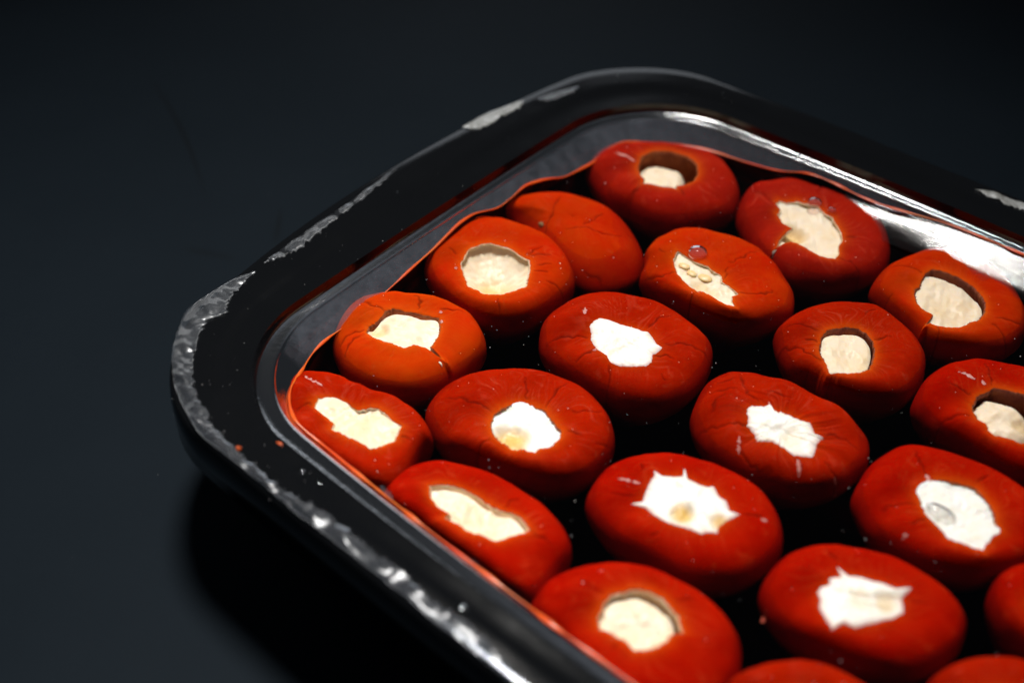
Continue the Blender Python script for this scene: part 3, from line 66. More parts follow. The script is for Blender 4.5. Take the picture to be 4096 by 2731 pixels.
# mode: sink = cheese below the lip, over = cheese squeezed out over the skin; lengths in mm
SPEC = {
 1: dict(skin='cherry', dep=1.9, shift=(-2.2, -1.0), scale=0.86, round=2.0, tilt=(0.02, -0.05), extra=3,
         label='red pepper in the far corner, cheese low in its wide opening with brown shadow'),
 2: dict(skin='orange', dz=-0.2, cut=0.55, s0=0.15, H=9.5, lump=0.7, extra=4,
         label='closed red pepper with no opening, lying on its side with a deep groove'),
 3: dict(skin='orange', flesh='pale', s0=0.45, dep=0.45, bowl=4.8, scale=1.15, dents=[(-1.0, -3.0, 4.5, 0.9, 0.75)], extra=6,
         label='orange red pepper with a wide round hollow opening beside the closed pepper'),
 4: dict(skin='amber', s0=0.45, dep=0.6, shift=(-0.2, -1.2), scale=1.0, extra=4, dents=[(-6, 0.5, 2.0, 0.8, 0.6)],
         label='orange pepper with split skin and whitish cheese, nearest the short tray wall'),
 5: dict(skin='brick', flesh='pale', s0=0.55, H=6, dep=0.4, scale=1.08, dents=[(0, 0, 9, 0.2, 0.22)], extra=4,
         label='small red pepper squeezed in the left tray corner with a long cream opening'),
 6: dict(dz=-0.5, skin='cherry', flesh='pale', dep=0.8, bowl=0.8, scale=1.12, dents=[(-3.0, -0.5, 3.2, 2.4, 0.75)], extra=5,
         label='dark red pepper with a jagged opening and two bubbles at the far wall'),
 7: dict(skin='orange', flesh='pale', dep=0.8, scale=1.12, dents=[(-1.0, -2.0, 3.0, 0.7, 0.35)], extra=6,
         label='orange red pepper with a slanting slit opening, seeds and one bubble'),
 8: dict(skin='brick', mode='over', dents=[(-2.5, -1.5, 3.5, 0.3, 0.12)], extra=8,
         label='red pepper with smooth oval white cheese and a pointed corner, mid tray'),
 9: dict(cheese='over', skin='brick', dep=0.5, scale=1.1, dents=[(-2.6, -2.2, 3.6, 1.6, 1.0)], extra=8,
         label='broad red pepper with round cheese dented yellow at one side'),
 10: dict(skin='scarlet', flesh='pale', dep=0.8, shift=(-0.6, -0.7), scale=1.0, dents=[(-1, -1, 5, 0.3, 0.15)], extra=2,
         label='scarlet pepper against the near wall with a long slanting cream opening'),
 11: dict(dz=-0.6, skin='orange', flesh='dark', dep=0.9, shift=(-0.9, -1.0), scale=0.99, round=0.4, extra=6, dents=[(0, -3, 5, 0.3, 0.2)],
         label='orange red pepper with a round sunken cream opening under the white glare'),
 12: dict(skin='brick', flesh='dark', dep=0.3, shift=(-0.6, -1.0), scale=0.93, round=0.5, extra=8, dents=[(1.5, -3.5, 3, 0.3, 0.25)],
         label='red pepper with a rounded opening whose upper edge shows a dark gap'),
 13: dict(skin='brick', mode='over', extra=9, wr=0.10, lump=0.55, dents=[(1.5, -3.0, 2.6, 0.5, 0.25)],
         label='wrinkled long red pepper with bright white cheese, right of centre'),
 14: dict(skin='scarlet', mode='over', extra=5, dents=[(-1.4, -3.4, 2.2, 0.5, 1.0), (5.6, -5.2, 1.9, 0.4, 0.9)],
         label='red pepper with spiky star-shaped white cheese with two yellow spots'),
 15: dict(skin='scarlet', flesh='pale', dep=1.0, shift=(-0.9, -0.9), scale=0.98, round=0.5, extra=3, dents=[(-3.2, -2.6, 2.6, 0.6, 0.1)],
         label='scarlet pepper at the bottom edge with a round cream opening, against near wall'),
 16: dict(skin='scarlet', flesh='dark', dep=0.9, shift=(-1.8, -0.6), scale=0.88, round=2.2, extra=4, dents=[(3.0, -2.4, 2.0, 0.9, 0.4)],
         label='red pepper cut by the right frame edge with two-lobed cheese and dark cavity'),
 17: dict(cheese='over', skin='scarlet', dep=0.35, scale=1.08, extra=4,
         label='red pepper with white cheese carrying an oval grey bubble'),
 18: dict(skin='scarlet', mode='over', extra=4, dents=[(4.5, -1.0, 2.2, 0.6, 0.5), (0.5, -0.5, 2.5, 0.3, 0.3)],
         label='red pepper near the bottom with ragged round white cheese and spikes'),
 19: dict(skin='scarlet', dep=1.2, extra=2, label='red pepper mostly cut off at the right frame edge, lowest there'),
 20: dict(skin='brick', dep=1.2, extra=2, label='blurred orange pepper cut off by the bottom edge, left of two'),
 21: dict(skin='brick', dep=1.2, extra=2, label='blurred orange pepper cut off at the bottom right corner'),
}

# ------------------------------------------------------------------ helpers
def mesh_obj(name, V, F, mat, parent=None, smooth=True, attrs=None):
    V = np.asarray(V, dtype=np.float32)
    F = np.asarray(F, dtype=np.int32)
    me = bpy.data.meshes.new(name)
    me.vertices.add(len(V)); me.vertices.foreach_set('co', V.ravel())
    n = F.shape[1]
    me.loops.add(F.size); me.loops.foreach_set('vertex_index', F.ravel())
    me.polygons.add(len(F))
    me.polygons.foreach_set('loop_start', np.arange(0, F.size, n, dtype=np.int32))
    me.polygons.foreach_set('use_smooth', np.full(len(F), smooth))
    for k, v in (attrs or {}).items():
        a = me.attributes.new(k, 'FLOAT', 'POINT')
        a.data.foreach_set('value', np.asarray(v, dtype=np.float32))
    me.update(calc_edges=True); me.validate()
    me.materials.append(mat)
    o = bpy.data.objects.new(name, me)
    if parent: o.parent = parent
    col.objects.link(o)
    return o

def grid_faces(nr, na, flip=False, closed=True):
    i = np.arange(nr - 1)[:, None]; j = np.arange(na if closed else na - 1)[None, :]
    j2 = (j + 1) % na
    q = np.stack([i * na + j, i * na + j2, (i + 1) * na + j2, (i + 1) * na + j], -1).reshape(-1, 4)
    return q[:, ::-1] if flip else q

def thing(name, label, cat, loc, group=None):
    o = bpy.data.objects.new(name, None)
    o.empty_display_size = 0.01
    o.location = loc
    o['label'] = label; o['category'] = cat
    if group: o['group'] = group
    col.objects.link(o)
    return o

def tag(o, label, cat, group=None):
    o['label'] = label; o['category'] = cat
    if group: o['group'] = group
    return o

class Waves:
    """smooth random field: a sum of sines, wavelength in mm"""
    def __init__(s, seed, wl, n=14):
        r = np.random.default_rng(seed)
        a = r.uniform(0, 2 * pi, n); k = 2 * pi / (wl * r.uniform(0.6, 1.7, n))
        s.kx, s.ky, s.ph = k * np.cos(a), k * np.sin(a), r.uniform(0, 2 * pi, n)
        s.n = n
    def __call__(s, x, y):
        return np.sin(np.multiply.outer(x, s.kx) + np.multiply.outer(y, s.ky) + s.ph).sum(-1) / math.sqrt(s.n)

def seg_dist(x, y, line):
    """distance to a polyline and the fraction along it"""
    best = np.full(x.shape, 1e9); frac = np.zeros(x.shape)
    L = np.array(line, float); sl = np.linalg.norm(np.diff(L, axis=0), axis=1); cum = np.r_[0, np.cumsum(sl)]
    for (a, b, l, c0) in zip(L[:-1], L[1:], sl, cum):
        d = b - a
        t = np.clip(((x - a[0]) * d[0] + (y - a[1]) * d[1]) / max(l * l, 1e-9), 0, 1)
        q = np.hypot(x - a[0] - t * d[0], y - a[1] - t * d[1])
        m = q < best
        best = np.where(m, q, best); frac = np.where(m, (c0 + t * l) / cum[-1], frac)
    return best, frac

def smoothline(pts, n):
    """Catmull-Rom resample of an open polyline"""
    P = np.array(pts, float)
    P = np.vstack([2 * P[0] - P[1], P, 2 * P[-1] - P[-2]])
    out = []
    m = len(P) - 3
    for t in np.linspace(0, m - 1e-6, n):
        i = int(t); f = t - i
        a, b, c, d = P[i], P[i + 1], P[i + 2], P[i + 3]
        out.append(0.5 * (2 * b + (c - a) * f + (2 * a - 5 * b + 4 * c - d) * f * f + (3 * b - a - 3 * c + d) * f ** 3))
    return np.array(out)

def closed_smooth(pts, n, lin=False):
    """resample a closed polygon, Catmull-Rom or straight"""
    P = np.array(pts, float); m = len(P); out = []
    for t in np.arange(n) * m / n:
        i = int(t); f = t - i
        a, b, c, d = P[(i - 1) % m], P[i], P[(i + 1) % m], P[(i + 2) % m]
        out.append(b + (c - b) * f if lin else 0.5 * (2 * b + (c - a) * f + (2 * a - 5 * b + 4 * c - d) * f * f + (3 * b - a - 3 * c + d) * f ** 3))
    return np.array(out)

def polar(pts, c, ang):
    """radius of a closed outline about c at the given angles (outermost crossing)"""
    Q = np.asarray(pts, float) - c
    a, b = Q, np.roll(Q, -1, 0)
    dx, dy = np.cos(ang), np.sin(ang)
    res = np.zeros(len(ang))
    for p, q in zip(a, b):
        e = q - p
        den = dx * e[1] - dy * e[0]
        den = np.where(np.abs(den) < 1e-12, 1e-12, den)
        t = (p[0] * e[1] - p[1] * e[0]) / den
        u = (p[0] * dy - p[1] * dx) / den
        ok = (u >= -1e-6) & (u <= 1 + 1e-6) & (t > 0)
        res = np.where(ok & (t > res), t, res)
    bad = res <= 0
    if bad.any():
        res[bad] = np.interp(ang[bad], ang[~bad], res[~bad], period=2 * pi)
    return res

# ------------------------------------------------------------------ materials
def mat_new(name):
    m = bpy.data.materials.new(name); m.use_nodes = True
    nt = m.node_tree
    return m, nt, nt.nodes['Principled BSDF'], nt.nodes['Material Output']

def N(nt, t, **kw):
    n = nt.nodes.new(t)
    for k, v in kw.items():
        if k == 'inp':
            for kk, vv in v.items(): n.inputs[kk].default_value = vv
        else:
            setattr(n, k, v)
    return n

def coords(nt):
    return N(nt, 'ShaderNodeTexCoord').outputs['Object']

def noise(nt, co, scale, detail=3, rough=0.55, dist=0.0):
    n = N(nt, 'ShaderNodeTexNoise', inp={'Scale': scale, 'Detail': detail, 'Roughness': rough, 'Distortion': dist})
    nt.links.new(co, n.inputs['Vector'])
    return n.outputs['Fac']

def ramp(nt, fac, stops):
    r = N(nt, 'ShaderNodeValToRGB')
    el = r.color_ramp.elements
    while len(el) < len(stops): el.new(0.5)
    for e, (p, c) in zip(el, stops):
        e.position = p; e.color = (*c, 1) if len(c) == 3 else c
    nt.links.new(fac, r.inputs['Fac'])
    return r.outputs['Color']

def mix(nt, fac, a, b):
    m = N(nt, 'ShaderNodeMix', data_type='RGBA')
    for s, v in ((0, fac), (6, a), (7, b)):
        if hasattr(v, 'links') or hasattr(v, 'is_linked'): nt.links.new(v, m.inputs[s])
        elif s == 0: m.inputs[0].default_value = v
        else: m.inputs[s].default_value = (*v, 1)
    return m.outputs[2]

def math_n(nt, op, a, b=None, clamp=False):
    m = N(nt, 'ShaderNodeMath', operation=op, use_clamp=clamp)
    for i, v in enumerate((a, b)):
        if v is None: continue
        if isinstance(v, (int, float)): m.inputs[i].default_value = v
        else: nt.links.new(v, m.inputs[i])
    return m.outputs[0]

def bump(nt, h, strength, dist):
    b = N(nt, 'ShaderNodeBump', inp={'Strength': strength, 'Distance': dist})
    nt.links.new(h, b.inputs['Height'])
    return b.outputs['Normal']

def skin_mat(name, ca, cb, cc):
    m, nt, p, out = mat_new(name)
    co = coords(nt)
    c1 = mix(nt, ramp(nt, noise(nt, co, 95, 3, 0.6), [(0.32, (0, 0, 0)), (0.68, (1, 1, 1))]), ca, cb)
    spots = ramp(nt, noise(nt, co, 420, 4, 0.65, 0.6), [(0.58, (0, 0, 0)), (0.74, (1, 1, 1))])
    c2 = mix(nt, math_n(nt, 'MULTIPLY', spots, 0.60), c1, cc)
    fb = N(nt, 'ShaderNodeAttribute', attribute_name='fibre')
    c2 = mix(nt, math_n(nt, 'MULTIPLY', fb.outputs['Fac'], 0.60, True), c2, cc)
    dk = ramp(nt, noise(nt, co, 60, 4, 0.6, 0.8), [(0.50, (0, 0, 0)), (0.72, (1, 1, 1))])
    c2 = mix(nt, math_n(nt, 'MULTIPLY', dk, 0.55), c2, tuple(v * 0.45 for v in ca))
    a = N(nt, 'ShaderNodeAttribute', attribute_name='lip')
    c3 = mix(nt, math_n(nt, 'MULTIPLY', a.outputs['Fac'], 0.8), c2, (0.60, 0.085, 0.005))  # orange near the lip paints light glowing through thin flesh
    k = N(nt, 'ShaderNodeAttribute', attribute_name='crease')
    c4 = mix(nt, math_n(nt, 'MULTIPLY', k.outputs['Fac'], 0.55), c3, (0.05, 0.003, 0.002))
    nt.links.new(c4, p.inputs['Base Color'])
    p.inputs['Roughness'].default_value = 0.42
    p.inputs['Specular IOR Level'].default_value = 0.0
    p.inputs['Subsurface Weight'].default_value = 0.40
    p.inputs['Subsurface Radius'].default_value = (1.0, 0.22, 0.08)
    p.inputs['Subsurface Scale'].default_value = 0.0030
    nt.links.new(bump(nt, noise(nt, co, 700, 5, 0.6), 0.12, 0.0005), p.inputs['Normal'])
    return m

SK = {
    'orange': skin_mat('pepper_skin_orange', (0.37, 0.023, 0.0010), (0.36, 0.010, 0.0008), (0.40, 0.035, 0.008)),
    'amber': skin_mat('pepper_skin_amber', (0.39, 0.034, 0.0012), (0.41, 0.018, 0.0010), (0.40, 0.045, 0.006)),
    'brick': skin_mat('pepper_skin_brick', (0.245, 0.0060, 0.0006), (0.31, 0.0100, 0.0008), (0.36, 0.032, 0.014)),
    'cherry': skin_mat('pepper_skin_cherry', (0.225, 0.0065, 0.0035), (0.28, 0.0095, 0.0030), (0.33, 0.028, 0.014)),
    'scarlet': skin_mat('pepper_skin_scarlet', (0.265, 0.0028, 0.0005), (0.32, 0.0065, 0.0007), (0.37, 0.026, 0.007)),
}

def cheese_mat(name, ca, cb):
    m, nt, p, out = mat_new(name)
    co = coords(nt)
    a = N(nt, 'ShaderNodeAttribute', attribute_name='dent_tint')
    n = noise(nt, co, 260, 4, 0.6, 0.4)
    c = mix(nt, ramp(nt, n, [(0.40, (0, 0, 0)), (0.75, (1, 1, 1))]), ca, cb)
    c = mix(nt, a.outputs['Fac'], c, (0.68, 0.44, 0.13))
    th = N(nt, 'ShaderNodeAttribute', attribute_name='thin')
    c = mix(nt, math_n(nt, 'MULTIPLY', th.outputs['Fac'], 0.75), c, (0.52, 0.16, 0.12))
    v = N(nt, 'ShaderNodeTexVoronoi', feature='DISTANCE_TO_EDGE', inp={'Scale': 190.0})
    nt.links.new(co, v.inputs['Vector'])
    nt.links.new(c, p.inputs['Base Color'])
    p.inputs['Roughness'].default_value = 0.4
    p.inputs['Specular IOR Level'].default_value = 0.25
    p.inputs['Subsurface Weight'].default_value = 0.5
    p.inputs['Subsurface Radius'].default_value = (1.0, 0.75, 0.45)
    p.inputs['Subsurface Scale'].default_value = 0.0020
    nt.links.new(bump(nt, noise(nt, co, 420, 5, 0.6), 0.09, 0.0006), p.inputs['Normal'])
    return m
CHEESE = {'over': cheese_mat('white_cheese', (0.86, 0.84, 0.80), (0.84, 0.78, 0.66)), 'sink': cheese_mat('cream_cheese', (0.80, 0.68, 0.53), (0.78, 0.61, 0.40))}

def plain(name, colr, rough=0.5, spec=0.3, bscale=None, bstr=0.3, bdist=0.0004, var=None, vscale=150, trans=0.0, sss=0.0):
    m, nt, p, out = mat_new(name)
    co = coords(nt)
    if var:
        nt.links.new(mix(nt, ramp(nt, noise(nt, co, vscale, 4, 0.6), [(0.35, (0, 0, 0)), (0.7, (1, 1, 1))]), colr, var), p.inputs['Base Color'])
    else:
        p.inputs['Base Color'].default_value = (*colr, 1)
    p.inputs['Roughness'].default_value = rough
    p.inputs['Specular IOR Level'].default_value = spec
    p.inputs['Transmission Weight'].default_value = trans
    if sss:
        p.inputs['Subsurface Weight'].default_value = sss
        p.inputs['Subsurface Radius'].default_value = (1, 0.4, 0.15)
        p.inputs['Subsurface Scale'].default_value = 0.0015
    if bscale:
        nt.links.new(bump(nt, noise(nt, co, bscale, 4, 0.6), bstr, bdist), p.inputs['Normal'])
    return m

FLESH = plain('cut_pepper_flesh', (0.40, 0.115, 0.040), 0.5, 0.2, 900, 0.5, 0.0005, (0.20, 0.040, 0.016), 350, sss=0.25)
PALEF = plain('pale_pepper_flesh', (0.80, 0.62, 0.45), 0.5, 0.2, 900, 0.4, 0.0005, (0.70, 0.44, 0.24), 350, sss=0.25)  # cheese-coated flesh, colour lightened to stand for light passing through it
DARKF = plain('shaded_pepper_flesh', (0.20, 0.045, 0.03), 0.5, 0.2, 900, 0.4, 0.0005, (0.30, 0.08, 0.03), 350, sss=0.2)  # darker copy of the flesh, shadow on the opening's wall painted in
SEEDM = plain('pepper_seed', (0.78, 0.50, 0.20), 0.35, 0.4, 700, 0.3, 0.0003, (0.80, 0.62, 0.36), 500, sss=0.4)
SMEARM = plain('pale_smear', (0.56, 0.27, 0.24), 0.4, 0.2, 900, 0.3, 0.0003, (0.45, 0.10, 0.08), 500)
STEMM = plain('dry_stem', (0.28, 0.16, 0.07), 0.6, 0.2, 900, 0.5, 0.0004, (0.14, 0.07, 0.03), 500)
CRUMBM = plain('pepper_crumb', (0.42, 0.06, 0.006), 0.5, 0.3, 900, 0.5, 0.0004)

def plastic_mat():
    m, nt, p, out = mat_new('black_tray_plastic')
    co = coords(nt)
    p.inputs['Base Color'].default_value = (0.0034, 0.0038, 0.0045, 1)
    p.inputs['Specular IOR Level'].default_value = 0.4
    r = ramp(nt, noise(nt, co, 60, 4, 0.6, 0.5), [(0.3, (0.07,) * 3), (0.75, (0.12,) * 3)])
    nt.links.new(r, p.inputs['Roughness'])
    h = math_n(nt, 'ADD', math_n(nt, 'MULTIPLY', noise(nt, co, 2600, 2, 0.5), 0.6), noise(nt, co, 220, 3, 0.5))
    nt.links.new(bump(nt, h, 0.07, 0.0002), p.inputs['Normal'])
    return m
PLASTIC = plastic_mat()

def clear_mat(name, tint, rough, ior, bsc=None, bstr=0.1, veil=0.0, veil_col=(0.8, 0.8, 0.85)):
    """see-through skin: a Fresnel mix of a tinted clear layer and a mirror layer, with an optional milky veil"""
    m, nt, p, out = mat_new(name)
    nt.nodes.remove(p)
    t = N(nt, 'ShaderNodeBsdfTransparent'); t.inputs['Color'].default_value = (*tint, 1)
    g = N(nt, 'ShaderNodeBsdfGlossy', inp={'Roughness': rough})
    f = N(nt, 'ShaderNodeFresnel', inp={'IOR': ior})
    mx = N(nt, 'ShaderNodeMixShader')
    nt.links.new(f.outputs[0], mx.inputs[0])
    nt.links.new(g.outputs[0], mx.inputs[2])
    base = t.outputs[0]
    co = coords(nt)
    if bsc:
        if bsc == 'streak':                       # drawn film: fine lines along the tray
            mp = N(nt, 'ShaderNodeMapping'); mp.inputs['Rotation'].default_value = (0, 0, 0.71707); mp.inputs['Scale'].default_value = (0.16, 1.0, 1.0)
            nt.links.new(co, mp.inputs['Vector'])
            h = math_n(nt, 'ADD', noise(nt, mp.outputs[0], 1500, 4, 0.65), math_n(nt, 'MULTIPLY', noise(nt, co, 4200, 2, 0.5), 0.6))
            nb = bump(nt, h, bstr, 0.0004)
        else:
            nb = bump(nt, noise(nt, co, bsc, 3, 0.55), bstr, 0.0004)
        nt.links.new(nb, g.inputs['Normal']); nt.links.new(nb, f.inputs['Normal'])
    if veil:
        d = N(nt, 'ShaderNodeBsdfDiffuse'); d.inputs['Color'].default_value = (*veil_col, 1)
        mv = N(nt, 'ShaderNodeMixShader')
        nt.links.new(math_n(nt, 'MULTIPLY', ramp(nt, noise(nt, co, 500, 4, 0.65, 0.5), [(0.3, (0.6,) * 3), (0.7, (1,) * 3)]), veil), mv.inputs[0])
        nt.links.new(base, mv.inputs[1]); nt.links.new(d.outputs[0], mv.inputs[2])
        base = mv.outputs[0]
    nt.links.new(base, mx.inputs[1])
    nt.links.new(mx.outputs[0], out.inputs['Surface'])
    return m
OILM = clear_mat('clear_chilli_oil', (0.96, 0.92, 0.86), 0.04, 1.47, 1500, 0.02)
_nt = OILM.node_tree
_va = N(_nt, 'ShaderNodeVolumeAbsorption', inp={'Density': 130.0}); _va.inputs['Color'].default_value = (0.80, 0.25, 0.10, 1)
_nt.links.new(_va.outputs[0], _nt.nodes['Material Output'].inputs['Volume'])
BUBM = clear_mat('air_bubble_skin', (0.92, 0.80, 0.80), 0.05, 1.18, veil=0.10, veil_col=(0.75, 0.45, 0.48))
DROPM = clear_mat('droplet_skin', (0.75, 0.78, 0.80), 0.05, 1.6, veil=0.06)
SLOPEM = clear_mat('wet_film_slope', (1.0, 0.99, 0.98), 0.16, 1.9, 'streak', 0.20)
SKIRTM = clear_mat('clear_film_skirt', (0.80, 0.82, 0.86), 0.07, 1.5, 'streak', 0.10, veil=0.12, veil_col=(0.52, 0.58, 0.70))
FILMM = clear_mat('torn_seal_film', (0.88, 0.90, 0.93), 0.22, 1.25, 90, 0.08, veil=0.016, veil_col=(0.62, 0.68, 0.78))
PALEM = clear_mat('milky_seal_film', (0.7, 0.72, 0.75), 0.3, 1.4, 700, 0.5, veil=0.30, veil_col=(0.62, 0.62, 0.58))
EDGEM = plain('refracted_red_edge', (0.52, 0.030, 0.004), 0.25, 0.3, None, var=(0.60, 0.11, 0.008), vscale=60, sss=0.3)
DUSTM = plain('pale_specks', (0.75, 0.73, 0.72), 0.4, 0.5)

# ------------------------------------------------------------------ table
def table_mat():
    m, nt, p, out = mat_new('dark_slate_table')
    co = coords(nt)
    c = mix(nt, ramp(nt, noise(nt, co, 9, 4, 0.55), [(0.3, (0, 0, 0)), (0.72, (1, 1, 1))]), (0.0044, 0.0074, 0.0108), (0.0062, 0.0098, 0.0140))
    sep = N(nt, 'ShaderNodeSeparateXYZ'); nt.links.new(co, sep.inputs[0])
    # hairline scratches worn into the table top
    for (ax, ay, bx, by, bow, wd, st) in SCR:
        L = math.hypot(bx - ax, by - ay); dx, dy = (bx - ax) / L, (by - ay) / L
        X = math_n(nt, 'SUBTRACT', sep.outputs[0], ax); Y = math_n(nt, 'SUBTRACT', sep.outputs[1], ay)
        s = math_n(nt, 'ADD', math_n(nt, 'MULTIPLY', X, dx), math_n(nt, 'MULTIPLY', Y, dy))
        t = math_n(nt, 'ADD', math_n(nt, 'MULTIPLY', X, -dy), math_n(nt, 'MULTIPLY', Y, dx))
        q = math_n(nt, 'MULTIPLY', s, math_n(nt, 'SUBTRACT', L, s))
        t = math_n(nt, 'ABSOLUTE', math_n(nt, 'SUBTRACT', t, math_n(nt, 'MULTIPLY', q, bow)))
        k = math_n(nt, 'SUBTRACT', 1.0, math_n(nt, 'DIVIDE', t, wd), True)
        k = math_n(nt, 'MULTIPLY', k, math_n(nt, 'MULTIPLY', q, 4.0 / (L * L), True))
        c = mix(nt, math_n(nt, 'MULTIPLY', k, st, True), c, (0.003, 0.0035, 0.004))
    fl = ramp(nt, noise(nt, co, 420, 2, 0.5), [(0.74, (0, 0, 0)), (0.80, (1, 1, 1))])
    c = mix(nt, math_n(nt, 'MULTIPLY', fl, 0.35), c, (0.05, 0.055, 0.06))
    nt.links.new(c, p.inputs['Base Color'])
    p.inputs['Roughness'].default_value = 0.6
    p.inputs['Specular IOR Level'].default_value = 0.03
    nt.links.new(bump(nt, noise(nt, co, 300, 4, 0.6), 0.1, 0.0004), p.inputs['Normal'])
    return m

SCR = DATA['scr']
s = 1.6
tb = mesh_obj('table_top', [(-s, -s, 0), (s, -s, 0), (s, s, 0), (-s, s, 0)], [(0, 1, 2, 3)], table_mat(), smooth=False)
tb['kind'] = 'structure'

# ------------------------------------------------------------------ tray
TH = -0.71707
AL = 110.0
def ring(ul, vc, b, r, kA, kB, off=0.0, a=AL, n=(60, 40, 60)):
    """closed tray contour in mm, world xy; off grows it outward"""
    a = a + off; b = b + off; r = r + off
    ns, nc, nv = n
    pts = []
    t = np.linspace(0, pi / 2, nc, endpoint=False)
    for su, sv, seq in ((-1, -1, 0), (-1, 1, 1), (1, 1, 2), (1, -1, 3)):
        if seq == 0:
            pts += [(u, -b) for u in np.linspace(a - r, -(a - r), ns * 2, endpoint=False)]
            pts += [(-(a - r) - r * sin(x), -(b - r) - r * cos(x)) for x in t]
        elif seq == 1:
            pts += [(-a, v) for v in np.linspace(-(b - r), b - r, nv * 2, endpoint=False)]
            pts += [(-(a - r) - r * cos(x), (b - r) + r * sin(x)) for x in t]
        elif seq == 2:
            pts += [(u, b) for u in np.linspace(-(a - r), a - r, ns * 2, endpoint=False)]
            pts += [((a - r) + r * sin(x), (b - r) + r * cos(x)) for x in t]
        else:
            pts += [(a, v) for v in np.linspace(b - r, -(b - r), nv * 2, endpoint=False)]
            pts += [((a - r) + r * cos(x), -(b - r) - r * sin(x)) for x in t]
    q = np.array(pts); u, v = q[:, 0].copy(), q[:, 1].copy()
    q[:, 0] = u * (1 + kA * (1 - (v / b) ** 2)); q[:, 1] = v * (1 + kB * (1 - (u / a) ** 2))
    q[:, 0] += ul + AL; q[:, 1] += vc
    co, si = cos(TH), sin(TH)
    return np.stack([co * q[:, 0] - si * q[:, 1], si * q[:, 0] + co * q[:, 1]], 1)

P_O = np.array([-185.0, 180.15, 85.8, 23.3, 0.11, 0.05])
P_1 = np.array([-176.1, 178.65, 74.8, 28.0, 0.012, 0.05])
P_2 = np.array([-173.5, 179.8, 70.5, 25.0, 0.015, 0.07])
P_W = np.array([-166.5, 180.0, 67.3, 22.0, 0.02, 0.08])
P_F = np.array([-158.0, 180.0, 59.0, 20.0, 0.02, 0.08])
def lerp(a, b, t): return a + (b - a) * t

tray = thing('plastic_tray', 'shallow black plastic tray with rounded corners holding red peppers in oil', 'tray', (0, 0, 0))
Rc = ring(*P_W).mean(0)
tray.location = (Rc[0] * MM, Rc[1] * MM, 0)
def loops(rows, name, mat, parent, cap=False):
    V = []
    for (xy, z) in rows:
        zz = np.full(len(xy), z) if np.isscalar(z) else z
        V.append(np.c_[xy - Rc, zz])
    V = np.vstack(V) * MM
    V[:, 2] += ZO
    na = len(rows[0][0])
    F = grid_faces(len(rows), na)
    return V, F, na

wob = Waves(5, 55, 10)
def wz(xy, amp): return amp * wob(xy[:, 0], xy[:, 1])
rows = []
for off, z in ((-0.5, -3.2), (0.6, -3.2), (1.2, -2.6), (1.15, 4.0), (0.9, 6.4), (0.5, 7.4), (0.0, 7.85), (-0.6, 8.0)):
    xy = ring(*P_O, off=off)
    rows.append((xy, z + wz(xy, 0.12)))
for t, z in ((0.12, 8.0), (0.35, 7.98), (0.48, 7.96), (0.52, 7.90), (0.60, 7.72), (0.64, 7.68), (0.80, 7.66), (0.92, 7.65), (1.0, 7.64)):
    xy = ring(*lerp(P_O, P_1, t), off=-0.6 * (1 - t))
    rows.append((xy, z + wz(xy, 0.12 * (1 - t))))
V, F, na = loops(rows, 'rim', PLASTIC, tray)
mesh_obj('rim', V, F, PLASTIC, tray)
rows = [(ring(*P_1), 7.64)]
for t, z in ((0.06, 6.4), (0.14, 5.1), (0.2, 4.9), (0.6, 4.7), (0.92, 4.6), (1.0, 4.3)):
    rows.append((ring(*lerp(P_1, P_2, t)), z))
for t, z in ((0.03, 3.4), (0.15, 0.0), (0.45, -10), (0.80, -20), (0.93, -25), (1.0, -26.2)):
    rows.append((ring(*lerp(P_2, P_F, t)), z))
base = ring(*P_F)
for k in (0.9, 0.5, 0.02):
    rows.append((base.mean(0) + (base - base.mean(0)) * k, -26.6))
V, F, na = loops(rows, 'basin', PLASTIC, tray)
mesh_obj('basin', V, F, PLASTIC, tray)
rows = [(ring(*P_O, off=-2.0), 4.0)]
for t, z in ((0.0, 4.0), (0.6, -6), (1.0, -27.0)):
    rows.append((ring(*lerp(P_1, P_F, t), off=1.0), z))
b2 = ring(*P_F, off=1.0)
for k in (0.9, 0.02):
    rows.append((b2.mean(0) + (b2 - b2.mean(0)) * k, -28.6))
V, F, na = loops(rows, 'underside', PLASTIC, tray)
mesh_obj('underside', V, F[:, ::-1], PLASTIC, tray)

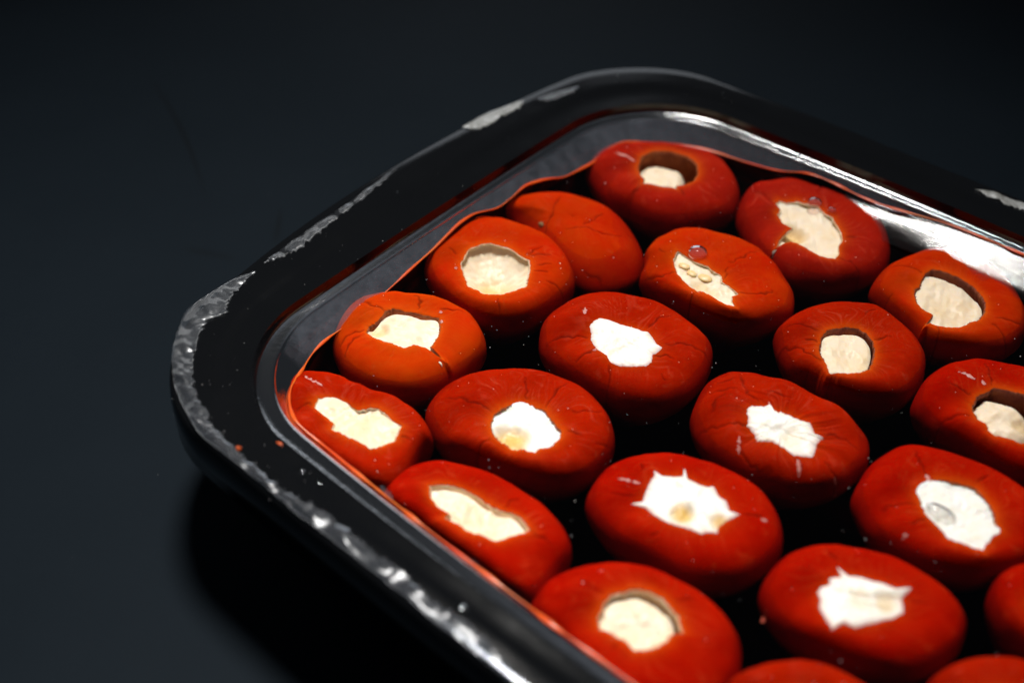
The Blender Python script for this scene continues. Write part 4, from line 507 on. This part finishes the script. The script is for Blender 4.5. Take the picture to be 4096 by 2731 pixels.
# ------------------------------------------------------------------ peppers
def build_pepper(idx, spec):
    d = DATA['P'][str(idx)]
    c0 = np.array(d['c'])
    out = closed_smooth(d['o'], 160)
    has_hole = 'h' in d
    mode = spec.get('mode', 'sink')
    top = TOP + spec.get('dz', 0.0)
    root = thing('stuffed_pepper', spec['label'], 'pepper', (c0[0] * MM, c0[1] * MM, ZO - 26.4 * MM), 'peppers packed in the tray')
    zoff = 26.4
    NA = 320
    ang = np.arange(NA) * 2 * pi / NA
    rng = np.random.default_rng(100 + idx)
    if has_hole:
        hp = np.array(d['h']); hc = hp.mean(0)
        hr_lin = polar(closed_smooth(hp, 240, True), hc, ang)
        hr_sm = polar(closed_smooth(hp, 240), hc, ang)
        if mode == 'over':
            k = np.ones(25) / 25
            sm = np.convolve(np.r_[hr_lin[-12:], hr_lin, hr_lin[:12]], k, 'valid')
            hr = np.minimum(sm, hr_lin + 0.3) * 0.80
        else:
            rag = 0.5 * Waves(idx * 7, 2.4, 10)(hr_sm * np.cos(ang), hr_sm * np.sin(ang)) + 0.5 * Waves(idx * 7 + 3, 1.0, 10)(hr_sm * np.cos(ang), hr_sm * np.sin(ang))
            hr = hr_lin + 0.16 * rag
    else:
        hc = np.zeros(2); hr = np.full(NA, 0.05)
    R = polar(out, hc, ang)
    R = np.maximum(R, hr + 2.5)
    # --- outer skin: from the lip over the shoulder down to the base
    s = np.r_[np.linspace(0, 0.08, 5)[:-1], np.linspace(0.08, 0.80, 44)[:-1], np.linspace(0.80, 1.0, 16)]
    H, s0, pw = spec.get('H', 6.5), spec.get('s0', 0.42), 2.15
    X, Y, Z, LIP_GLOW = [], [], [], []
    ca, sa = np.cos(ang), np.sin(ang)
    for t in s:
        q = max(0.0, (t - s0) / (1 - s0))
        z = top - H * (1 - max(0.0, 1 - q ** pw) ** (1 / pw))
        rr = hr + (R - hr) * t
        X.append(hc[0] + rr * ca); Y.append(hc[1] + rr * sa)
        Z.append(np.full(NA, z) - 0.35 * math.exp(-t * 30)); LIP_GLOW.append(np.exp(-(rr - hr) / 1.0))
    cen = out.mean(0)
    # below the shoulder the pepper tapers to its pointed foot on the tray floor
    pr = np.array([(1.0, top - H), (0.985, -5.6), (0.95, -7.2), (0.89, -9.2), (0.80, -11.4), (0.69, -13.8), (0.56, -16.5), (0.42, -19.5), (0.28, -22.5), (0.15, -25.0), (0.02, -26.3)])
    for t in np.linspace(0, len(pr) - 1, 22)[1:]:
        k = np.interp(t, np.arange(len(pr)), pr[:, 0]); z = np.interp(t, np.arange(len(pr)), pr[:, 1])
        X.append(cen[0] + (hc[0] + R * ca - cen[0]) * k); Y.append(cen[1] + (hc[1] + R * sa - cen[1]) * k)
        Z.append(np.full(NA, z)); LIP_GLOW.append(np.zeros(NA))
    X, Y, Z, LIP_GLOW = map(np.array, (X, Y, Z, LIP_GLOW))
    nr = len(X)
    # lumps, fine radial wrinkles, traced creases
    upm = np.clip((Z + 4.5) / 4.5, 0, 1)
    gx, gy = X + c0[0], Y + c0[1]
    w1, w2, w3 = Waves(idx, 15, 12), Waves(idx + 50, 6, 14), Waves(idx + 90, 2.6, 16)
    dz = spec.get('lump', 0.26) * w1(gx, gy) + 0.07 * w2(gx, gy) + 0.016 * w3(gx, gy)
    tt = np.clip((np.hypot(X - hc[0], Y - hc[1]) - hr[None, :]) / (R - hr)[None, :], 0, 1)
    A2 = ang[None, :] + 0.25 * w1(gx, gy)
    wr = np.zeros_like(X)
    for k in range(9):
        f = rng.integers(9, 44); wr += np.sin(f * A2 + rng.uniform(0, 6.28)) * rng.uniform(0.3, 1) / math.sqrt(f / 9)
    if has_hole: dz += spec.get('wr', 0.016) * wr * np.exp(-((tt - 0.15) / 0.45) ** 2)
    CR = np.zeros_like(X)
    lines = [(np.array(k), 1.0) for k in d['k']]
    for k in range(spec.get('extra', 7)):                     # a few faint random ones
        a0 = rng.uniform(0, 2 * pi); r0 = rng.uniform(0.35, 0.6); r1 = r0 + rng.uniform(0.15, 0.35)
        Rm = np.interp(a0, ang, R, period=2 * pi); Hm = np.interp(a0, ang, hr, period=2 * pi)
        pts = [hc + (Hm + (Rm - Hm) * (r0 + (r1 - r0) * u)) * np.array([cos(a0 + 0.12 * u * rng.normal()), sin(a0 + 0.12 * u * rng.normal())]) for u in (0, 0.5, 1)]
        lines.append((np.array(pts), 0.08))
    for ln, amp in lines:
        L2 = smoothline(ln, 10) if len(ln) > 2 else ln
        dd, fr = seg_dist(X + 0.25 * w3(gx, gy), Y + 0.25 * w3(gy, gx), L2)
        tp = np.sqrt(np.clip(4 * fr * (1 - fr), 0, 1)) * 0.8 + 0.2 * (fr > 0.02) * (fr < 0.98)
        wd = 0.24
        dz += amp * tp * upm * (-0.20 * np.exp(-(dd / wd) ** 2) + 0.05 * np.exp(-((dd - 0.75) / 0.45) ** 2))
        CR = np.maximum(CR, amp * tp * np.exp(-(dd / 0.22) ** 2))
    FB = np.zeros_like(X)
    for k in range(16):
        f = rng.integers(30, 140); FB += np.sin(f * A2 + rng.uniform(0, 6.28) + 0.8 * w2(gx, gy))
    FB = np.clip(FB / 4 * np.exp(-((tt - 0.25) / 0.4) ** 2) * (0.5 + 0.5 * np.clip(w2(gx * 0.7, gy * 0.7), -1, 1)), 0, 1)
    Z = Z + dz * upm
    V = np.stack([X, Y, Z + zoff], -1).reshape(-1, 3) * MM
    F = grid_faces(nr, NA)
    skin = mesh_obj('skin', V, F, SK[spec['skin']], root, attrs={'lip': LIP_GLOW.ravel() * (0.9 if has_hole else 0), 'crease': CR.ravel(), 'fibre': FB.ravel()})
    if not has_hole:
        return root, c0, top
    # --- cut flesh: the torn wall of the opening and the hollow below it
    fw = Waves(idx + 300, 1.3, 10)
    prof = [(0.02, -0.30), (-0.14, -0.45), (-0.05, -0.75), (0.5, -1.0), (2.2, -1.4), (2.6, -6.0), (0.0, -9.0)] if spec.get('shift') is None else [(0.02, -0.30), (-0.16, -0.55), (-0.10, -1.1), (0.15, -2.0), (0.8, -4.0), (1.6, -7.0), (1.8, -10.0), (0.0, -12.5)]
    X, Y, Z = [], [], []
    for (o_, z_) in prof:
        rr = hr + o_ - (0.16 * np.abs(fw(hr * ca * 1.3, hr * sa * 1.3)) if -1.2 < z_ < -0.4 else 0)
        rr = np.minimum(rr, R - 1.3)
        X.append(hc[0] + rr * ca); Y.append(hc[1] + rr * sa); Z.append(np.full(NA, top + z_) + (np.interp(np.zeros(NA), [0], [0])))
    X.append(np.full(NA, hc[0])); Y.append(np.full(NA, hc[1])); Z.append(np.full(NA, top - 12.6))
    X, Y, Z = map(np.array, (X, Y, Z))
    lipdz = (dz * upm)[0]
    Z += lipdz[None, :] * np.linspace(1, 0, len(Z))[:, None]
    mesh_obj('cut_flesh', np.stack([X, Y, Z + zoff], -1).reshape(-1, 3) * MM, grid_faces(len(X), NA), {'brown': FLESH, 'pale': PALEF, 'dark': DARKF}[spec.get('flesh', 'brown')], root)
    # --- cheese filling
    f1, f2, f3 = Waves(idx + 500, 7, 10), Waves(idx + 520, 2.6, 14), Waves(idx + 540, 1.0, 14)
    nrf = 46
    t = np.linspace(0, 1, nrf)[:, None]
    dep, bowl, tilt = spec.get('dep', 1.0), spec.get('bowl', 0.0), spec.get('tilt', (0, 0))
    sh = np.array(spec.get('shift', (0, 0)))
    sc_ = spec.get('scale', 1.12)
    if mode == 'over':
        rf = hr_lin[None, :]
        X = hc[0] + t * rf * ca; Y = hc[1] + t * rf * sa
        lip = np.interp(np.arange(NA), np.arange(NA), lipdz)[None, :]
        # follow the skin height below it
        Z = top + (dz * upm)[6][None, :] * t + 0.42 * (1 - t ** 8) - 0.25 * t ** 12 + 0.15 * (1 - t * t) * f2(X, Y) + 0.03 * f3(X, Y) + 0.25 * f1(X, Y) * (1 - t * t)
    else:
        rf = (hr_sm if spec.get('smooth', True) else hr_lin)[None, :] * sc_
        X = hc[0] + sh[0] * t + t * rf * ca; Y = hc[1] + sh[1] * t + t * rf * sa
        Z = top - dep - bowl * (1 - t ** 2.2) + tilt[0] * (X - hc[0]) + tilt[1] * (Y - hc[1]) + 0.09 * f2(X, Y) + 0.015 * f3(X, Y) + (0.12 if bowl > 2 else 0.3) * f1(X, Y)
        Z = Z - spec.get('round', 0.0) * t ** 5
    dent_tint = np.zeros_like(X)
    for (px, py, pr, pd, pa) in spec.get('dents', ()):      # hollows, tinted yellow in the cheese colour
        g = np.exp(-(((X - hc[0] - px) ** 2 + (Y - hc[1] - py) ** 2) / pr ** 2) ** 2)
        Z = Z - pd * g; dent_tint = np.maximum(dent_tint, pa * g)
    if mode != 'over':
        Z = np.minimum(Z, top - 0.25)
    sk = np.stack([X[-1], Y[-1], Z[-1] - 5], -1)
    V = np.stack([X, Y, Z], -1).reshape(-1, 3)
    if mode != 'over':
        V = np.vstack([V, sk]); pl = np.r_[dent_tint.ravel(), dent_tint[-1]]; n2 = nrf + 1
    else:
        pl = dent_tint.ravel(); n2 = nrf
    V[:, 2] += zoff
    fill = mesh_obj('cheese_filling', V * MM, grid_faces(n2, NA), CHEESE[spec.get('cheese', mode)], root, attrs={'dent_tint': pl, 'thin': np.broadcast_to(np.r_[t[:, 0], [1.0] * (n2 - nrf)][:, None] ** 9 * (1.0 if mode == 'over' else 0.0), (n2, NA)).ravel()})
    for (sx, sy, ra, rb) in d.get('d', ()):                  # seeds stuck in the cheese
        th = np.linspace(0, pi, 13)[:, None]; ph = np.linspace(0, 2 * pi, 24, endpoint=False)[None, :]
        rot = rng.uniform(-0.9, -0.4)
        ex, ey, ez = 1.25 * ra * np.sin(th) * np.cos(ph), rb * np.sin(th) * np.sin(ph), 0.5 * np.cos(th) + 0 * ph
        zc = top - dep - bowl * 0.7 + 0.1 if mode != 'over' else top + 0.2
        P = np.stack([sx + ex * cos(rot) - ey * sin(rot), sy + ex * sin(rot) + ey * cos(rot), zc + ez + zoff], -1).reshape(-1, 3)
        mesh_obj('seed', P * MM, grid_faces(13, 24), SEEDM, fill)
    return root, c0, top

def smears(idx, root, spec):  # pale pinkish streaks laid along lines on the skin
    d = DATA['P'][str(idx)]
    rng = np.random.default_rng(900 + idx)
    sk = [o for o in root.children if o.name.split('.')[0] == 'skin'][0]
    co = np.empty(len(sk.data.vertices) * 3, dtype=np.float32); sk.data.vertices.foreach_get('co', co)
    co = co.reshape(-1, 3) / MM
    for ln in d.get('s', ()):
        L = smoothline(ln, 14); n = len(L); V = []
        tg = np.gradient(L, axis=0); tg /= np.linalg.norm(tg, axis=1)[:, None] + 1e-9
        nm = np.stack([-tg[:, 1], tg[:, 0]], 1)
        for i in range(n):
            wd = 0.38 * math.sin(pi * (i + 0.6) / (n + 0.2)) ** 0.6 * (1 + 0.35 * rng.normal())
            for j in range(5):
                u = (j - 2) / 2
                p = L[i] + nm[i] * u * wd
                k = np.argmin(np.where(co[:, 2] > 10, (co[:, 0] - p[0]) ** 2 + (co[:, 1] - p[1]) ** 2, 1e9))
                V.append((p[0], p[1], co[k, 2] + 0.14 * (1 - u * u) - 0.02))
        mesh_obj('pale_smear', np.array(V) * MM, grid_faces(n, 5, closed=False), SMEARM, root)

# the rows go on past the picture's right edge
for k, (x, y, src, rot) in enumerate(((131, 198, 12, 1.1), (120, 163, 9, 2.3), (150, 175, 12, 3.9), (133, 133, 9, 4.6), (160, 146, 12, 5.4), (112, 110, 9, 0.6), (78, 92, 12, 2.9))):
    d = DATA['P'][str(src)]
    Rm = np.array([[cos(rot), -sin(rot)], [sin(rot), cos(rot)]]) * 0.92
    DATA['P'][str(101 + k)] = {'c': [x, y], 'o': (np.array(d['o']) @ Rm).tolist(), 'h': (np.array(d['h']) @ Rm).tolist(), 'k': [(np.array(c) @ Rm).tolist() for c in d['k'][:4]]}
    SPEC[101 + k] = dict(skin=('brick', 'scarlet')[k % 2], dep=0.8, extra=2, label='red stuffed pepper further along the tray, past the right picture edge')
for idx in sorted(SPEC):
    root, c0, top = build_pepper(idx, SPEC[idx])
    smears(idx, root, SPEC[idx])
    if idx == 2:
        sx, sy = np.array(DATA['stem']) - c0
        V = []
        for k, (r, z) in enumerate(((1.5, -4), (1.3, -1.5), (1.2, -0.4), (0.9, 0.1), (0.05, 0.2))):
            for a in np.linspace(0, 2 * pi, 14, endpoint=False):
                V.append((sx + r * cos(a) * (1 + 0.15 * sin(3 * a)), sy + r * sin(a), 26.4 + z + 0.2 * sin(2 * a)))
        mesh_obj('stem_stub', np.array(V) * MM, grid_faces(5, 14), STEMM, root)

# ------------------------------------------------------------------ oil
oil = thing('cooking_oil', 'clear reddish oil lying between the peppers inside the black tray', 'oil', (Rc[0] * MM, Rc[1] * MM, ZO - 26.4 * MM))
base = ring(*P_W)
co_, si_ = cos(TH), sin(TH)
uv = np.stack([co_ * base[:, 0] + si_ * base[:, 1], -si_ * base[:, 0] + co_ * base[:, 1]], 1) - [P_W[0] + AL, P_W[1]]
an = np.arctan2(uv[:, 1], uv[:, 0]) % (2 * pi)
oz = np.array(DATA['oz'])
aa = np.r_[0.35, oz[:, 0], 5.9]; zz = np.r_[1.6, oz[:, 1], 1.6]
zb = np.interp(an, aa, zz)
k = np.ones(5) / 5
zb = np.convolve(np.r_[zb[-2:], zb, zb[:2]], k, 'valid')
rW, r2 = ring(*P_W), ring(*P_2)
far_w = np.clip((uv[:, 0] + 54) / 44, 0, 1) * (uv[:, 1] > 0)
far_w = far_w * far_w * (3 - 2 * far_w)
zb0 = zb.copy()
zb = zb + far_w * np.maximum(0, 4.5 - zb)
edge = rW + (r2 - rW) * (np.clip(zb, 0, 4.1) / 4.1)[:, None]
r2s = ring(*P_2)
nb = len(edge)
cen = rW.mean(0)
rad = np.linalg.norm(edge - cen, axis=1)
V = []
ins = [-0.15, 0.15, 0.4, 0.7, 1.1, 1.6, 2.3, 3.1, 4.0, 5.0, 6.2, 7.5, 9.0, 10.5, 12.0]
lastd = ins[-1]
def film_z(d):
    """height of the clear film d mm in from its edge: a long slope off the far rim onto the peppers"""
    return far_w * (1.25 + (zb - 1.25) * max(0.0, 1 - d / 9.2) ** 1.1) + (1 - far_w) * zb0 * math.exp(-d / 2.6) + 0.03
fr = list(np.linspace(1, 0.0, 70)[1:-1])
for d_ in ins:
    p = edge + (cen - edge) * (d_ / rad)[:, None]
    V.append(np.c_[p - Rc, zb0 * np.exp(-max(d_, 0) / 2.6)])
q = edge + (cen - edge) * (lastd / rad)[:, None]
for f in fr:
    p = cen + (q - cen) * f
    V.append(np.c_[p - Rc, zb0 * math.exp(-(lastd + (1 - f) * 65) / 2.6)])
nrow = len(V)
V = np.vstack(V)
F = grid_faces(nrow, nb)
fc = V[F].mean(1)[:, :2] + Rc
keep = np.ones(len(F), bool)
for idx in SPEC:
    d = DATA['P'][str(idx)]
    c0 = np.array(d['c'])
    out = closed_smooth(d['o'], 120)
    rel = fc - c0
    near = np.hypot(rel[:, 0], rel[:, 1]) < 30
    a_ = np.linspace(-pi, pi, 181)
    rr = polar(out, np.zeros(2), a_) * SPEC[idx].get('cut', 0.80)
    ra = np.interp(np.arctan2(rel[:, 1], rel[:, 0]), a_, rr)
    keep &= ~(near & (V[F].mean(1)[:, 2] < 2.2) & (np.hypot(rel[:, 0], rel[:, 1]) < ra))
V[:, 2] += 26.4
mesh_obj('surface', V * MM, F[keep][:, ::-1], OILM, oil)

# ------------------------------------------------------------------ clear sealing film
# it is welded to the rim and drops to the wet line where the oil clings to it
seal = thing('sealing_film', 'clear plastic film welded to the tray rim and sinking onto the peppers', 'film', (Rc[0] * MM, Rc[1] * MM, 0))
rows = []
fw_ = Waves(71, 12, 10); fv_ = Waves(72, 4, 10)
for t, z in ((0.15, 5.45), (0.25, 5.3), (0.4, 5.18), (0.7, 5.02), (0.86, 4.95), (0.93, 4.86), (0.97, 4.74)):
    rows.append((ring(*lerp(P_1, P_2, t), off=-0.12), z + 0 * zb))
for t in np.linspace(0.02, 1, 14):
    p = r2s + (edge - r2s) * t
    rows.append((p, 4.62 + (zb - 4.62) * t + 0.10 * sin(pi * t) * (fw_(p[:, 0], p[:, 1]) + 0.4 * fv_(p[:, 0], p[:, 1]))))
V, F, na = loops(rows, 'film', None, None)
mesh_obj('clear_skirt', V, F, SKIRTM, seal)
ins2 = [-0.1, 0.3, 0.8, 1.5, 2.3, 3.2, 4.2, 5.3, 6.5, 7.8, 9.0, 10.2, 11.5]
V = np.vstack([np.c_[edge + (cen - edge) * (d_ / rad)[:, None] - Rc, film_z(max(d_, 0))] for d_ in ins2]) * MM
V[:, 2] += ZO
F = grid_faces(len(ins2), nb)
F = F[far_w[F[:, 0] % nb] > 0.004][:, ::-1]
used, inv = np.unique(F, return_inverse=True)
mesh_obj('clear_slope', V[used], inv.reshape(F.shape), SLOPEM, seal)
def film(name, key, mat, amp, nl, nw, seed, label, ragged=0.5, lift=0.35):
    a = smoothline(DATA['film'][key][0], nl); b = smoothline(DATA['film'][key][1], nl)
    r = np.random.default_rng(seed)
    w1, w2, w3 = Waves(seed, 2.2), Waves(seed + 1, 0.9), Waves(seed + 2, 6.0)
    V = []
    for i in range(nl):
        d = b[i] - a[i]; L = np.linalg.norm(d) + 1e-6
        jit = ragged * (w1(np.array([a[i][0]]), np.array([a[i][1]]))[0] * 0.6 + w2(np.array([a[i][0]]), np.array([a[i][1]]))[0] * 0.4)
        taper = min(1.0, 6.0 * i / nl + 0.15, 6.0 * (nl - 1 - i) / nl + 0.15)
        e = a[i] + d * taper * max(0.2, 1 + jit / L)
        for j in range(nw):
            t = j / (nw - 1)
            p = a[i] + (e - a[i]) * t
            z = HR + lift + amp * (0.22 * w1(p[:1], p[1:])[0] + 0.03 * w2(p[:1], p[1:])[0] + 0.9 * w3(p[:1], p[1:])[0]) - 0.15 * (2 * t - 1) ** 2
            V.append((p[0] - Rc[0], p[1] - Rc[1], max(z, HR + 0.16)))
    V = np.array(V) * MM; V[:, 2] += ZO
    o = mesh_obj(name, V, grid_faces(nl, nw, closed=False), mat, seal)
    o['label'] = label
    md = o.modifiers.new('thick', 'SOLIDIFY'); md.thickness = 0.00006
    return o
film('welded_edge', 'corner', FILMM, 0.18, 420, 14, 11, 'crinkled clear film edge along the corner and near rim', 0.7, 0.5)
film('welded_edge', 'ragged', FILMM, 0.15, 160, 6, 21, 'narrow ragged film edge on the short rim', 0.8)
film('welded_edge', 'pale', PALEM, 0.2, 60, 6, 31, 'milky film edge on the short rim', 0.5)
film('welded_edge', 'far', PALEM, 0.3, 60, 6, 41, 'glinting film edge on the far rim', 0.7)
film('welded_edge', 'thin', FILMM, 0.1, 40, 5, 51, 'thin film edge near the far corner', 0.4)

# tube coloured red to paint the peppers' refraction along the oil edge
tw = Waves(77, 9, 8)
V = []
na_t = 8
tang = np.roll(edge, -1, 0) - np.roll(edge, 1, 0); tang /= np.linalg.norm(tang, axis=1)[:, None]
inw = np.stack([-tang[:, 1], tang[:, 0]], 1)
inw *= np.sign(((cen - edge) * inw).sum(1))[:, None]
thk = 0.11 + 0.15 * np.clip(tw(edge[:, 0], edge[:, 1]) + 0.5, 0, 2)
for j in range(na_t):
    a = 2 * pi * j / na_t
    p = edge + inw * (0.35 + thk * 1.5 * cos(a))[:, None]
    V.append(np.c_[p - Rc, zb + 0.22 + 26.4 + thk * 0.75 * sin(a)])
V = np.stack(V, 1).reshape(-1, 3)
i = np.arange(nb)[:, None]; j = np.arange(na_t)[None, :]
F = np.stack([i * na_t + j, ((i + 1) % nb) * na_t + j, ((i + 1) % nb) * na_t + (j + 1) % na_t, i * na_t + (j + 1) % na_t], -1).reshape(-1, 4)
mesh_obj('refraction_line', V * MM, F, EDGEM, oil)

# ------------------------------------------------------------------ small things
def dome(r, rb, h, n=10, m=28, under=0.25):
    th = np.linspace(0, pi / 2, n)[:, None]; ph = np.linspace(0, 2 * pi, m, endpoint=False)[None, :]
    P = np.stack([r * np.sin(th) * np.cos(ph), rb * np.sin(th) * np.sin(ph), h * np.cos(th) + 0 * ph], -1).reshape(-1, 3)
    base = P[-m:].copy(); base[:, :2] *= 0.85; base[:, 2] -= under
    return np.vstack([P, base]), grid_faces(n + 1, m)

names = ['round air bubble over the slit-shaped opening of an orange pepper', 'larger of two air bubbles beside a jagged opening near the far wall', 'smaller of two air bubbles beside a jagged opening near the far wall']
for (x, y, r), lb in zip(DATA['bub'], names):
    P, F = dome(r, r, r * 0.75)
    o = mesh_obj('air_bubble', P * MM, F, BUBM); o.location = (x * MM, y * MM, ZO + (TOP + 0.25) * MM)
    tag(o, lb, 'bubble', 'air bubbles on the oil')
x, y, ra, rb = DATA['lens']
P, F = dome(ra, rb, 0.8)
o = mesh_obj('air_bubble', P * MM, F, clear_mat('grey_bubble_skin', (0.90, 0.90, 0.90), 0.08, 1.25, veil=0.12, veil_col=(0.6, 0.6, 0.6))); o.location = (x * MM, y * MM, ZO + (TOP + 0.35) * MM); o.rotation_euler.z = radians(-42)
tag(o, 'flat oval grey bubble lying on white cheese at the picture right', 'bubble', 'air bubbles on the oil')
dl = ['round clear droplet on the near rim, upper of two', 'round clear droplet on the near rim, lower of two', 'faint clear droplet beside two brighter ones on the near rim', 'flat clear droplet beside the bright crinkled film on the near rim',
      'clear droplet on the far tray wall, upper of two', 'clear droplet on the far tray wall, lower of two', 'tiny bright droplet on the short side of the tray rim']
for (x, y, r), lb in zip(DATA['drop'][:4] + DATA['drop'][6:7], dl[:4] + dl[6:7]):
    P, F = dome(r, r * 0.9, r * 0.55, 8, 20, 0.3)
    o = mesh_obj('oil_droplet', P * MM, F, DROPM); o.location = (x * MM, y * MM, ZO + 7.35 * MM if r > 0.3 else ZO + HR * MM)
    tag(o, lb, 'droplet', 'droplets on the tray rim')
for k, ((x, y), lb, (ra, rb)) in enumerate(zip(DATA['crumb'], ('orange pepper scrap on the inner edge of the near rim', 'tiny orange fleck on the film at the near corner rim'), ((1.3, 0.45), (0.6, 0.5)))):
    P, F = dome(ra, rb, 0.35, 8, 20, 0.3)
    w_ = Waves(600 + k, 0.8)
    P[:, 2] += 0.1 * w_(P[:, 0], P[:, 1])
    o = mesh_obj('pepper_scrap', P * MM, F, CRUMBM); o.location = (x * MM, y * MM, ZO + (7.4 if k == 0 else HR + 0.6) * MM); o.rotation_euler.z = radians(-42)
    tag(o, lb, 'scrap')

# pale specks of fat and dust, too many to count
def specks(name, pts, rad, mat, label):
    th = np.array([0, pi / 3, 2 * pi / 3, pi]); m = 6
    ph = np.linspace(0, 2 * pi, m, endpoint=False)
    unit = np.stack([np.outer(np.sin(th), np.cos(ph)), np.outer(np.sin(th), np.sin(ph)), np.outer(np.cos(th), np.ones(m))], -1).reshape(-1, 3)
    fu = grid_faces(4, m)
    V = (pts[:, None, :] + unit[None] * rad[:, :, None] if rad.ndim == 2 else pts[:, None, :] + unit[None] * rad[:, None, None]).reshape(-1, 3)
    F = (fu[None] + (np.arange(len(pts)) * len(unit))[:, None, None]).reshape(-1, 4)
    o = mesh_obj(name, V * MM, F, mat)
    o.location.z = ZO
    o['kind'] = 'stuff'; o['label'] = label; o['category'] = 'specks'
    return o

bpy.context.view_layer.update()
dg = bpy.context.evaluated_depsgraph_get()
rng = np.random.default_rng(3)
def drop_on(x, y):
    hit, loc, nrm, ix, ob, mt = sc.ray_cast(dg, (x * MM, y * MM, ZO + 0.02), (0, 0, -1))
    return (loc.z - ZO) / MM if hit else None, (ob.name.split('.')[0] if hit else '')
pts, rad = [], []
for k in range(620):
    u = rng.uniform(-0.5, 0.5, 2)
    x = 45 + u[0] * 165; y = 190 + u[1] * 190
    z, nm = drop_on(x, y)
    if nm in ('skin', 'surface'):
        pts.append((x, y, z + 0.03)); rad.append(abs(rng.normal(0.03, 0.04)) + 0.025)
specks('oil_specks', np.array(pts), np.array(rad), DUSTM, 'tiny pale specks floating on the oil and peppers')
pts, rad = [], []
for k in range(500):
    x = rng.uniform(-75, 60); y = 210 + (x + 20) * 0.93 + rng.normal(0, 26)
    z, nm = drop_on(x, y)
    if nm in ('rim', 'basin') and z > 0.5:
        pts.append((x, y, z + 0.02)); rad.append(abs(rng.normal(0.02, 0.03)) + 0.018)
specks('rim_dust', np.array(pts), np.array(rad), DUSTM, 'fine pale dust on the black tray rim and wall')
